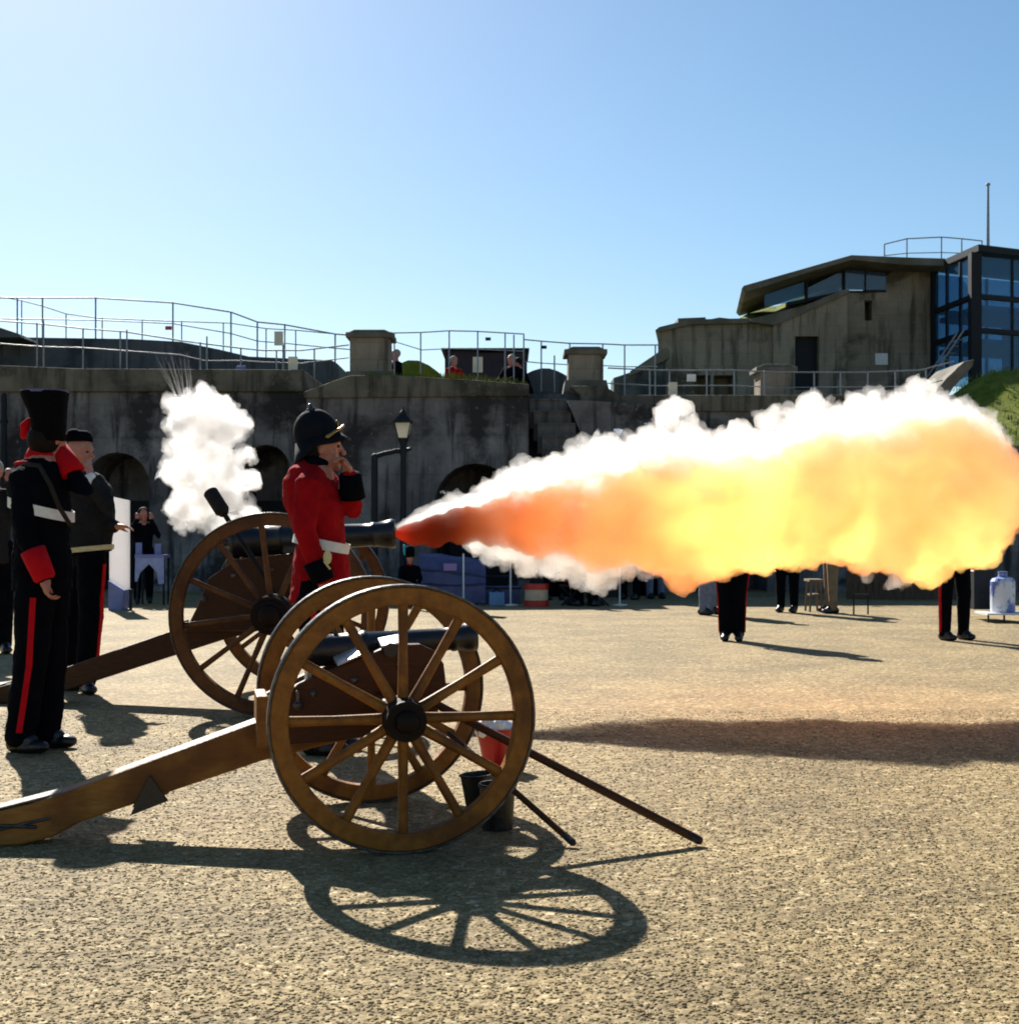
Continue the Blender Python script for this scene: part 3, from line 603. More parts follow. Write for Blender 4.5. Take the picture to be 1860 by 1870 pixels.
# draped table with arch opening
Yt = 21.8
e = tag(empty('draped_table', V((XW(272,Yt),Yt,0))), 'small table with blue white drape pulled open at the front, beside the white banner', 'table')
q = MB(); q.box((XW(246,Yt),Yt,ZW(1019,Yt)),(XW(300,Yt),Yt+.4,ZW(1013,Yt))); q.build('table_top', M['blue_paint'], e, origin=e.location)
q = MB(); f_ = [P(247,1019,Yt),P(299,1019,Yt),P(299,1066,Yt),P(289,1066,Yt),P(286,1045,Yt),P(272,1030,Yt),P(256,1045,Yt),P(250,1062,Yt),P(246,1062,Yt)]
q.prism([(p.x,p.z-.001) for p in f_], Yt+.01, Yt+.04); q.build('drape', mat('blue_white_cloth',(0.30,0.34,0.55),0.8,(0.22,0.26,0.45),6), e, origin=e.location)
for px in (249,297):
    for dy in (.06,.36): MB().box((XW(px,Yt)-.015,Yt+dy,0),(XW(px,Yt)+.015,Yt+dy+.03,ZW(1019,Yt)-.001)).build('leg', M['frame_dark'], e, origin=e.location)
for (px,py,h,lab) in ((252,1012,22,'blue and white card standing on the left of the draped table'),(287,1012,20,'small grey blue card standing on the right of the draped table')):
    c = P(px,py,Yt+.1); q = MB(); q.box((c.x-.05,Yt+.15,ZW(1013,Yt)),(c.x+.05,Yt+.17,ZW(1013-h,Yt))); q.box((c.x-.05,Yt+.17,ZW(1013,Yt)),(c.x+.05,Yt+.22,ZW(1013,Yt)+.01)); tag(q.build('display_card', M['blue_paint'], origin=(c.x,Yt+.16,ZW(1013,Yt))), lab, 'card')
# blue tarpaulin covered stand
Yc = 22.0; x0, x1 = XW(764,Yc), XW(886,Yc)
e = tag(empty('covered_stand', V(((x0+x1)/2,Yc,0))), 'long stand covered with ridged blue tarpaulin behind the near wheel', 'stand')
prof = [(0.0,.02),(.02,.30),(-.01,.34),(.03,.55),(.0,.60),(.10,.78),(.32,.83),(.62,.80),(.66,.02)]
q = MB(); nseg = 30; rings = []
for k in range(nseg+1):
    x = x0+(x1-x0)*k/nseg
    rings.append([V((x, Yc+py+.03*mnoise.noise(V((x*3,pz*3,1))), pz-(.12*k/nseg if pz>.5 else 0)+(.03*mnoise.noise(V((x*4,pz*4,5))) if pz>.1 else 0))) for py, pz in prof])
q.rings(rings); q.build('tarpaulin', M['blue_tarp'], e, origin=e.location)
q = MB(); q.box((XW(810,Yc),Yc-.05,ZW(1042,Yc)),(XW(834,Yc),Yc-.02,ZW(1029,Yc))); q.build('label', mat('lilac_label',(0.32,0.22,0.45),0.6), e, origin=e.location)
e2 = boxthing('storage_crate','low dark navy crate at the right end of the blue covered stand','crate',884,950,1072,1112,22.2,.5,M['blue_tarp'])
MB().box((XW(882,22.2),22.18,ZW(1076,22.2)+.001),(XW(952,22.2),22.72,ZW(1076,22.2)+.03)).build('lid', M['frame_dark'], e2, origin=e2.location)
o = boxthing('tool_box','small light blue box standing on the gravel before the navy crate','box',893,921,1082,1108,21.6,.25,M['light_blue'])
q = MB(); q.limb([(XW(899,21.6),21.72,ZW(1082,21.6)),(XW(903,21.6),21.72,ZW(1078,21.6)),(XW(911,21.6),21.72,ZW(1078,21.6)),(XW(915,21.6),21.72,ZW(1082,21.6))], .012, 6); q.build('handle', M['frame_dark'], o, origin=o.location)
e2 = boxthing('folding_table','dark folding table with black cloth under the smoke','table',886,946,1052,1056,23.2,.6,M['frame_dark'])
for px in (889,943):
    for dy in (.03,.54): MB().box((XW(px,23.2)-.012,23.2+dy,0),(XW(px,23.2)+.012,23.23+dy,ZW(1056,23.2)-.001)).build('leg', M['frame_dark'], e2, origin=e2.location)
for px, top, lab in ((846,1012,'thin white pole at the right end of the blue covered stand'),(932,1020,'thin white pole beside the dark folding table'),(1131,1020,'thin white pole behind the seated red coats')):
    q = MB(); q.limb([V((XW(px,21.7),21.7,0)),V((XW(px,21.7),21.7,ZW(top,21.7)))], .014, 8); q.lathe([(0,.12),(.02,.12),(.03,.03)], (XW(px,21.7),21.7,0), (0,0,1), 14)
    tag(q.build('tent_pole', M['white_paint'], origin=V((XW(px,21.7),21.7,0)), smooth=True), lab, 'pole')
# bass drum
Yd = 21.5; c = V((XW(979,Yd),Yd,ZW(1088,Yd)))
r_ = .16
dr = tag(empty('bass_drum', V((c.x,Yd,0))), 'red and cream drum standing on the gravel left of the seated red coats', 'drum')
z0 = 0.0; z1 = ZW(1066,Yd)
q = MB(); q.lathe([(z0+.05,.185),(z1-.05,.185)], (c.x,Yd,0), (0,0,1), 28); q.build('shell', M['drum_cream'], dr, origin=dr.location, smooth=False)
for a, b in ((z0,z0+.10),(z1-.09,z1)):
    q = MB(); q.lathe([(a,.196),(b,.196)], (c.x,Yd,0), (0,0,1), 28); q.build('hoop', M['red_paint'], dr, origin=dr.location)
# dark covered stalls behind
def stall(px0,px1,py,Y,label):
    x0,x1 = XW(px0,Y), XW(px1,Y); zt_ = ZW(py,Y)
    e = tag(empty('stall_table', V(((x0+x1)/2,Y,0))), label, 'stall')
    q = MB(); q.box((x0,Y,zt_-.03),(x1,Y+.6,zt_)); q.build('table_top', M['frame_dark'], e, origin=e.location)
    q = MB(); rings = []
    nseg = 40
    for k in range(nseg+1):
        x = x0+(x1-x0)*k/nseg; d = .02*math.sin(k*1.9)
        rings.append([V((x,Y+.02+d,0.01)),V((x,Y+.02+d*.4,zt_-.031)),V((x,Y+.05,zt_-.031)),V((x,Y+.05+d,0.01))])
    q.rings(rings); q.build('cloth', M['navy'], e, origin=e.location)
    return e
stall(996,1040,1058,24.5,'dark cloth covered stall behind the drum')
stall(1100,1205,1050,24.8,'long dark cloth covered stall behind the red coats')
# wooden fence, bench and barrier at right
Yf = 23.5
fe = tag(empty('board_fence', V((XW(1640,Yf),Yf,0))), 'brown vertical board fence at the wall foot behind the flame', 'fence')
rg = random.Random(4)
q = MB(); x = XW(1545,Yf)
while x < XW(1800,Yf):
    w_ = rg.uniform(.10,.14); q.box((x,Yf+rg.uniform(0,.015),0.01),(x+w_-.012,Yf+.03,ZW(1035,Yf)+rg.uniform(-.02,.03))); x += w_
q.build('boards', M['fence_wood'], fe, origin=fe.location)
for z in (.25,.62): MB().box((XW(1545,Yf),Yf+.031,z-.04),(XW(1800,Yf),Yf+.07,z+.04)).build('rail', M['fence_wood'], fe, origin=fe.location)
Ys = 19.4
e = tag(empty('barrier_frame', V((XW(1571,Ys),Ys,0))), 'thin dark metal frame standing beside the person in khaki', 'frame')
for px in (1558,1584): q = MB(); q.limb([V((XW(px,Ys),Ys,0)),V((XW(px,Ys),Ys,ZW(1086,Ys)))], .012, 8); q.build('leg', M['frame_dark'], e, origin=e.location)
q = MB(); q.limb([V((XW(1558,Ys),Ys,ZW(1086,Ys))),V((XW(1584,Ys),Ys,ZW(1086,Ys)))], .012, 8); q.build('top_bar', M['frame_dark'], e, origin=e.location)
e = tag(empty('wooden_stool', V((XW(1488,20.0),20.0,0))), 'light wooden step stool in front of the bending person in khaki', 'stool')
for px in (1478,1500): 
    q = MB(); q.limb([V((XW(px,20),20,0)),V((XW(px+ (3 if px<1490 else -3),20),20,ZW(1062,20)))], .016, 8); q.build('leg', M['khaki'], e, origin=e.location)
    q = MB(); q.limb([V((XW(px,20),20.3,0)),V((XW(px+ (3 if px<1490 else -3),20),20.3,ZW(1062,20)))], .016, 8); q.build('leg', M['khaki'], e, origin=e.location)
MB().box((XW(1476,20),19.96,ZW(1062,20)),(XW(1502,20),20.34,ZW(1058,20))).build('seat', M['khaki'], e, origin=e.location)
MB().box((XW(1480,20),19.99,ZW(1088,20)),(XW(1498,20),20.31,ZW(1085,20))).build('step', M['khaki'], e, origin=e.location)
# table with white container at far right
Yr = 17.6
e = tag(empty('side_table', V((XW(1850,Yr),Yr,0))), 'dark topped side table at the right edge of the photo', 'table')
z_ = .34
o = MB(); q = MB(); q.box((XW(1796,Yr),Yr,ZW(1064,Yr)-.02),(XW(1900,Yr),Yr+.5,ZW(1064,Yr)-.0)); 
q = MB(); q.box((XW(1802,Yr),Yr,.10),(XW(1905,Yr),Yr+.5,.125)); q.build('table_top', M['white_paint'], e, origin=e.location)
for px in (1806,1835,1900):
    q = MB(); q.box((XW(px,Yr)-.01,Yr+.04,0),(XW(px,Yr)+.01,Yr+.06,.0995)); q.build('leg', M['frame_dark'], e, origin=e.location)
q = MB(); c = V((XW(1841,Yr),Yr+.22,.126)); q.lathe([(0,.145),(.02,.155),(.40,.155),(.44,.13),(.46,.06),(.50,.055)], c, (0,0,1), 24)
o = q.build('water_drum', mat('white_blue_plastic',(0.62,0.66,0.74),0.4,(0.10,0.16,0.45),5,lo=.48,hi=.58), origin=c, smooth=False); tag(o, 'white plastic container with blue print on the low table at right', 'container')
q = MB(); q.lathe([(.501,.06),(.53,.06)], c, (0,0,1), 16); q.build('cap', M['blue_paint'], o, origin=c)
e = boxthing('equipment_case','tall black equipment case left of the white container','case',1778,1816,1040,1113,18.2,.4,M['frame_dark'])
q = MB(); q.limb([(XW(1790,18.2),18.4,ZW(1040,18.2)),(XW(1793,18.2),18.4,ZW(1035,18.2)),(XW(1803,18.2),18.4,ZW(1035,18.2)),(XW(1806,18.2),18.4,ZW(1040,18.2))], .012, 6); q.build('handle', M['frame_dark'], e, origin=e.location)
# ------------------------------------------------------------------ field guns
def ring_profile(mb, r0, r1, y0, y1, n=72, c=(0,0,0)):
    rings = []
    for k in range(n):
        a = 2*math.pi*k/n; ca, sa = math.cos(a), math.sin(a)
        rings.append([V((c[0]+ca*r, c[1]+y, c[2]+sa*r)) for r, y in ((r0,y0),(r1,y0),(r1,y1),(r0,y1))])
    vs = [p for r in rings for p in r]; fs = []
    for k in range(n):
        j = (k+1)%n
        for i in range(4):
            l = (i+1)%4; fs.append((k*4+i, k*4+l, j*4+l, j*4+i))
    return mb.add(vs, fs)
def wheel(parent, Rw, thick, wid, hubr, hublen, ny, sgn, rot=0, n=12, wood='wood_wheel', sw=0.044):
    """wheel with its axle along local y, centred at (0, ny, Rw); sgn is the outer side"""
    c = (0, ny, Rw)
    fm = ring_profile(MB(), Rw-thick, Rw-.010, -wid/2, wid/2, c=c)
    w_ = fm.build('wheel', M[wood], parent, bevel=.006)
    ring_profile(MB(), Rw-.0098, Rw, -wid/2-.003, wid/2+.003, c=c).build('tyre', M['steel'], w_, bevel=.003)
    h = MB(); cc = V(c); ax = V((0,sgn,0))
    h.lathe([(-hublen*.55,hubr*.80),(-hublen*.5,hubr*.85),(-hublen*.22,hubr*1.0),(hublen*.15,hubr*1.0),(hublen*.42,hubr*.80),(hublen*.5,hubr*.72)], cc, ax, 28)
    h.build('hub', M['hub'], w_, smooth=False, bevel=.004)
    for t in (-hublen*.5, hublen*.36): b = MB(); b.lathe([(t,hubr*.92),(t+.026,hubr*.92)], cc, ax, 28); b.build('hub_band', M['hub'], w_)
    b = MB(); b.lathe([(hublen*.5,hubr*.55),(hublen*.62,hubr*.48),(hublen*.68,hubr*.40),(hublen*.70,hubr*.05)], cc, ax, 20); b.build('hub_cap', M['hub'], w_, smooth=True)
    for k in range(n):
        a = 2*math.pi*k/n+rot; d = V((math.cos(a),0,math.sin(a))); t = V((-math.sin(a),0,math.cos(a))); s_ = MB()
        rings = []
        for r, hw, hy, off in ((hubr*.7,sw*.50,sw*.62,.0),(hubr*1.6,sw*.46,sw*.58,.0),((Rw-thick)*.62,sw*.40,sw*.46,0),(Rw-thick*.95,sw*.46,sw*.42,0)):
            p = cc+d*r
            rings.append([p+t*(hw*math.cos(q))*1.0+V((0,hy*math.sin(q),0)) for q in [2*math.pi*i/8+math.pi/8 for i in range(8)]])
        s_.rings(rings); s_.build('spoke', M[wood], w_)
    return w_
def gun(name, label, loc, yaw, Rw, track, wheelp, cheek, cheek_y, trail, trail_w, barrel, bpos, belev, cat='cannon', wood='wood'):
    e = empty(name, loc, yaw, label, cat)
    for sgn in (-1, 1): wheel(e, Rw, *wheelp, ny=sgn*track/2, sgn=sgn, wood='wood_wheel' if wood == 'wood' else 'wood_wheel_dark', rot=wheelrot)
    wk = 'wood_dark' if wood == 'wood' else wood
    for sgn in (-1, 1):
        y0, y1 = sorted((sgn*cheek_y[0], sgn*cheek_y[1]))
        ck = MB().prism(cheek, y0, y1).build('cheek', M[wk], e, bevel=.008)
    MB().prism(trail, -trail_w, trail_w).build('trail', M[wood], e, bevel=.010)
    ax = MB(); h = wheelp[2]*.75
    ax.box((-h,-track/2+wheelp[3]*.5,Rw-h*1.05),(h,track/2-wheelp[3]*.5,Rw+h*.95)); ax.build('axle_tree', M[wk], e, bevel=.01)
    b = MB(); d = V((math.cos(belev),0,math.sin(belev)))
    b.lathe(barrel, V(bpos), d, 40); bo = b.build('barrel', M['iron'], e, smooth=False)
    for p in bo.data.polygons: p.use_smooth = len(p.vertices) == 4
    return e, bo
M['hub'] = mat('tarred_hub', (0.008,0.004,0.002), 0.65, (0.016,0.008,0.004), 12, spec=0.15)
wheelrot = 0.0
# nearer, smaller gun
yaw1 = math.atan2(.218,.976)
loc1 = V((-.496,5.495,0)); R1 = .493
cheek1 = [(-.50,.35),(-.50,.525),(-.465,.535),(-.33,.60),(-.02,.725),(.05,.735),(.12,.735),(.175,.71),(.215,.655),(.225,.57),(.19,.46),(.05,.40),(-.2,.36)]
trail1 = [(-.10,.52),(-.49,.447),(-1.17,.214),(-1.35,.155),(-1.5,.125),(-1.66,.12),(-1.72,.09),(-1.71,.04),(-1.62,.003),(-1.38,.003),(-1.27,.025),(-1.17,.078),(-.49,.286),(-.10,.37)]
br1 = [(0,.004),(.012,.022),(.03,.026),(.045,.016),(.06,.03),(.07,.066),(.10,.070),(.105,.064),(.30,.060),(.305,.066),(.325,.066),(.33,.058),(.62,.047),(.66,.046),(.67,.052),(.685,.052),(.69,.048),(.73,.058),(.75,.060),(.77,.056),(.772,.034),(.60,.033)]
g1, b1 = gun('field_cannon','smaller nearer brown wooden cannon standing idle with buckets at its wheel', loc1, yaw1, R1, .97,
    (.076,.056,.080,.20), cheek1, (.075,.125), trail1, .066, br1, (-.40,0,.695), R(4.2))
def part(mb, name, m, parent, **k): return mb.build(name, M[m], parent, **k)
cp_ = MB()
for sgn in (-1,1):
    for (xa,za,xb,zb) in ((-.205,.655,-.105,.697),(-.035,.724,.05,.739)):  # glossy plates added here, tops tilted to give a white sun glint
        q = MB(); d = V((xb-xa,0,zb-za)).normalized(); nrm = V((-d.z,0,d.x)); y0, y1 = sorted((sgn*.060, sgn*.150)); hi = y1
        A, B = V((xa,0,za)), V((xb,0,zb))
        vs = [A,B,B+nrm*.008,A+nrm*.008]; v2_ = [A,B,B+nrm*.034,A+nrm*.034]; q.add([(v.x,y0,v.z) for v in vs]+[(v.x,y1,v.z) for v in v2_], [(0,1,2,3),(7,6,5,4),(0,4,5,1),(1,5,6,2),(2,6,7,3),(3,7,4,0)])
        part(q, 'cap_square', 'polished', g1, bevel=.004)
    q = MB(); q.lathe([(0,.028),(.03*1,.028)], V((.0,sgn*.125,.715)), V((0,sgn,0)), 18); part(q, 'trunnion_cap', 'iron', g1)
    for x, z in ((-.45,.49),(-.30,.55),(-.14,.60),(.04,.66),(.15,.64),(.17,.52)): q = MB(); q.lathe([(0,.015),(.008,.015),(.016,.006)], V((x,sgn*.1255,z)), V((0,sgn,0)), 10); part(q, 'bolt', 'steel', g1)
q = MB(); q.prism([(-.515,.345),(-.515,.545),(-.47,.545),(-.47,.345)], -.128, .128); part(q, 'transom', 'wood', g1, bevel=.006)
for y0_, y1_ in ((-.088,-.0665),(.0665,.088)): q = MB(); q.prism([(-.913,.248),(-.985,.10),(-.845,.150)], y0_, y1_); part(q, 'trail_bracket', 'iron', g1)
q = MB(); q.limb([(-1.33,-.072,.070),(-1.47,-.075,.082)], .007, 8); q.limb([(-1.28,-.072,.10),(-1.52,-.075,.055)], .006, 8); part(q, 'trail_handle', 'steel', g1)
q = MB(); q.box((-1.262,-.0685,.045),(-1.225,.0685,.20)); part(q, 'trail_strap', 'iron', g1) if False else None
q = MB(); q.prism([(-1.24,.186),(-1.5,.1285),(-1.66,.1235),(-1.66,.129),(-1.5,.1345),(-1.24,.193)], -.05, .05); part(q, 'trail_plate', 'steel', g1)
q = MB(); q.limb([(-1.64,-.02,.125),(-1.64,-.02,.17),(-1.64,.02,.17),(-1.64,.02,.125)], .010, 8); part(q, 'trail_eye', 'iron', g1)
q = MB(); q.lathe([(0,.014),(.16,.014)], V((-.31,0,.50)), V((0,0,1)), 10); q.lathe([(0,.05),(.02,.05)], V((-.31,0,.53)), V((0,0,1)), 14); q.limb([(-.38,0,.54),(-.24,0,.54)], .008, 8); part(q, 'elevating_screw', 'polished', g1)
q = MB(); q.limb([(-.36,-.13,.56),(-.36,-.165,.56),(-.36,-.165,.53),(-.36,-.13,.50)], .008, 8); q.ell((-.36,-.16,.51),(.022,.02,.02)); part(q, 'implement_hook', 'steel', g1)
q = MB(); q.limb([(-.20,0,.768),(-.205,0,.795)], .010, 8); part(q, 'vent_pin', 'iron', g1)
# firing, larger gun
yaw2 = math.atan2(.05,1.6)
loc2 = V((-1.53,9.5,0)); R2 = .650
wheelrot = R(7)
cheek2 = [(-.68,.50),(-.60,.66),(-.52,.86),(-.34,.985),(-.05,1.02),(.10,1.03),(.24,1.0),(.30,.90),(.28,.74),(.16,.58),(-.1,.50)]
trail2 = [(-.10,.72),(-.45,.615),(-1.66,.195),(-1.95,.12),(-2.12,.10),(-2.2,.06),(-2.14,.003),(-1.80,.003),(-1.64,.045),(-.45,.43),(-.10,.52)]
br2 = [(0,.005),(.02,.035),(.05,.042),(.08,.028),(.10,.05),(.115,.115),(.16,.120),(.165,.108),(.45,.102),(.455,.110),(.48,.110),(.485,.098),(1.02,.080),(1.08,.079),(1.09,.087),(1.11,.087),(1.115,.082),(1.20,.098),(1.225,.104),(1.25,.098),(1.252,.055),(1.0,.054)]
el2 = R(3.0); bl2 = V((-.51,0,1.098))
g2, b2 = gun('field_cannon','larger brown wooden cannon firing a burst of flame from its muzzle', loc2, yaw2, R2, 1.60,
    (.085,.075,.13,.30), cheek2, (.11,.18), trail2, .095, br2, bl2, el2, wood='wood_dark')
for sgn in (-1,1):
    q = MB(); q.prism([(-.02,1.0285),(.17,1.0285),(.15,1.075),(.0,1.075)], *sorted((sgn*.105, sgn*.19))); part(q, 'cap_square', 'iron', g2, bevel=.004)
    for x, z in ((-.55,.72),(-.35,.88),(-.1,.92),(.18,.9),(.2,.72)): q = MB(); q.lathe([(0,.02),(.01,.02),(.02,.008)], V((x,sgn*.1805,z)), V((0,sgn,0)), 10); part(q, 'bolt', 'steel', g2)
q = MB(); q.lathe([(0,.016),(.24,.016)], V((-.42,0,.74)), V((0,0,1)), 10); q.limb([(-.52,0,.84),(-.32,0,.84)], .010, 8); part(q, 'elevating_screw', 'steel', g2)
q = MB(); q.prism([(-1.62,.215),(-1.95,.125),(-2.12,.105),(-2.12,.112),(-1.95,.133),(-1.62,.223)], -.07, .07); part(q, 'trail_plate', 'steel', g2)
q = MB(); q.prism([(-.70,.532),(-.80,.497),(-.80,.53),(-.70,.565)], -.06, .06); part(q, 'trail_block', 'wood_dark', g2)
MUZ = loc2+Matrix.Rotation(yaw2,3,'Z')@(bl2+V((math.cos(el2),0,math.sin(el2)))*1.25)
# sponge rammer leaning in the larger gun
a = P(387,903,9.15); b = P(500,1080,8.95)
d = (b-a).normalized()
q = MB(); q.limb([a+d*.10,b], .017, 10); o = q.build('sponge_rammer', M['strap'], origin=b, smooth=True)
tag(o, 'sponge rammer with a dark cylindrical head leaning behind the firing cannon wheel', 'rammer')
q = MB(); q.lathe([(-.03,.040),(-.02,.050),(.14,.050),(.15,.042),(.17,.030)], a, d, 20); q.build('sponge_head', M['strap'], o, origin=b)
# poles resting on the nearer gun
t1 = P(1275,1541,GY(1545)); u1 = P(800,1288,5.33)
q = MB(); q.limb([t1+V((0,0,.014)),u1],[.017,.016], 12); o = q.build('rammer_pole', M['wood_dark'], origin=t1, smooth=True)
tag(o, 'long wooden pole sloping from the nearer cannon axle to the gravel on the right', 'pole', 'poles leaning on the nearer cannon')
q = MB(); dd = (u1-t1).normalized(); q.lathe([(0,.0175),(.05,.0165)], t1+V((0,0,.014)), dd, 12); q.build('ferrule', M['iron'], o, origin=t1)
t2 = P(1046,1545,GY(1548)); u2 = P(820,1340,5.62)
q = MB(); q.limb([t2+V((0,0,.012)),u2],[.0125,.0125], 12); o = q.build('rammer_pole', M['wood_dark'], origin=t2, smooth=True)
tag(o, 'shorter wooden pole leaning down behind the black buckets', 'pole', 'poles leaning on the nearer cannon')
q = MB(); q.lathe([(0,.0145),(.04,.0135)], t2+V((0,0,.012)), (u2-t2).normalized(), 12); q.build('ferrule', M['iron'], o, origin=t2)
# buckets
def bucket(px, pyb, hpx, wtop, wbot, label, m, Y=None, inner=None, tilt=0, handle_m='iron', group=None, up=False):
    Y = Y or GY(pyb); s_ = F/Y; h = hpx/s_; rt, rb = wtop/2/s_, wbot/2/s_
    c = V(((px-CX)/F*Y, Y, 0.004)); ax = V((math.sin(tilt),0,math.cos(tilt)))
    q = MB(); q.lathe([(0,rb),(h*.5,(rb+rt)/2),(h*.96,rt),(h,rt*1.04),(h,rt*.94),(h*.06,rb*.92)], c, ax, 28)
    o = q.build('bucket', M[m], origin=c, smooth=False); tag(o, label, 'bucket', group)
    q = MB(); pts = [c+ax*h*.95+V((rt*1.03*math.cos(R(a)),0,0))*1.0+ (V((0,-1,0))*rt*.8 if not up else ax*rt*1.0)*math.sin(R(a)) for a in range(0,181,20)]
    q.limb(pts, .005, 6); q.build('handle', M[handle_m], o, origin=c)
    if inner:
        q = MB(); q.ell(c+ax*h*1.0, (rt*.9,rt*.9,h*.32)); k = q.fuse('cloth', M[inner], o, origin=c, voxel=.012, noise=.03, nscale=14)
    return o
bucket(905, 1402, 72, 72, 44, 'small red bucket with a white cloth in its top behind the nearer wheel', 'red_paint', inner='white_paint')
bucket(908, 1514, 82, 66, 56, 'black leather bucket standing just behind the nearer wheel rim', 'black_leather', handle_m='black_leather', group='black leather buckets')
bucket(878, 1486, 72, 64, 50, 'slightly further black bucket tilted against the first one', 'black_leather', tilt=R(-5), handle_m='black_leather', group='black leather buckets')
# ------------------------------------------------------------------ people
UP = V((0,0,1))
def add_hand(mb, wr, d, nrm, curl=0.5, side=1, k=1.0):
    """palm, four unequal bent fingers and a thumb; d points along the hand, nrm is the palm side"""
    d = V(d).normalized(); nrm = V(nrm); nrm = (nrm-d*nrm.dot(d)).normalized(); s_ = d.cross(nrm)*side
    wr = V(wr)
    mb.ell(wr+d*.045*k, (.042*k,.050*k,.020*k), A=s_, B=d, D=nrm)
    mb.limb([wr-d*.02*k, wr+d*.03*k], [.026*k,.030*k], 10)
    for i, (o, l) in enumerate(((-.031,.062),(-.0105,.074),(.0105,.070),(.031,.054))):
        b = wr+d*.080*k+s_*o*k
        d1 = (d*math.cos(curl*.7)+nrm*math.sin(curl*.7)+s_*o*1.5).normalized(); d2 = (d*math.cos(curl*1.7)+nrm*math.sin(curl*1.7)).normalized()
        d3 = (d*math.cos(curl*2.5)+nrm*math.sin(curl*2.5)).normalized()
        p1 = b+d1*l*.45*k; p2 = p1+d2*l*.35*k; p3 = p2+d3*l*.28*k
        mb.limb([b-d*.025*k, b, p1, p2, p3], [.010*k,.0100*k,.0092*k,.0085*k,.0072*k], 8)
    b = wr+d*.022*k-s_*.034*k; d1 = (d*.7-s_*.62+nrm*.35).normalized(); d2 = (d*.92-s_*.1+nrm*.4).normalized()
    mb.limb([wr+d*.02*k-s_*.01*k, b, b+d1*.036*k, b+d1*.036*k+d2*.034*k], [.014*k,.0135*k,.0115*k,.0095*k], 8)
def add_head(mb, c, f, u=UP, k=1.0):
    f = V(f).normalized(); u = V(u); u = (u-f*u.dot(f)).normalized(); r = f.cross(u)
    mb.ell(c+u*.02*k, (.098*k,.080*k,.105*k), A=f, B=r, D=u, n=18, m=12)
    mb.ell(c+f*.028*k-u*.062*k, (.066*k,.060*k,.062*k), A=f, B=r, D=u)
    mb.ell(c+f*.070*k-u*.105*k, (.026*k,.030*k,.022*k), A=f, B=r, D=u)      # chin
    mb.ell(c+f*.080*k+u*.030*k, (.020*k,.056*k,.016*k), A=f, B=r, D=u)      # brow
    mb.limb([c+f*.090*k+u*.018*k, c+f*.108*k-u*.018*k, c+f*.116*k-u*.032*k], [.010*k,.012*k,.015*k], 8)
    mb.ell(c+f*.090*k-u*.068*k, (.014*k,.026*k,.008*k), A=f, B=r, D=u); mb.ell(c+f*.088*k-u*.082*k, (.014*k,.023*k,.008*k), A=f, B=r, D=u)
    for s_ in (-1,1):
        mb.ell(c-f*.005*k+r*s_*.080*k-u*.012*k, (.018*k,.011*k,.032*k), A=f, B=r, D=u)
        mb.ell(c+f*.055*k+r*s_*.042*k-u*.03*k, (.026*k,.024*k,.026*k), A=f, B=r, D=u)  # cheek
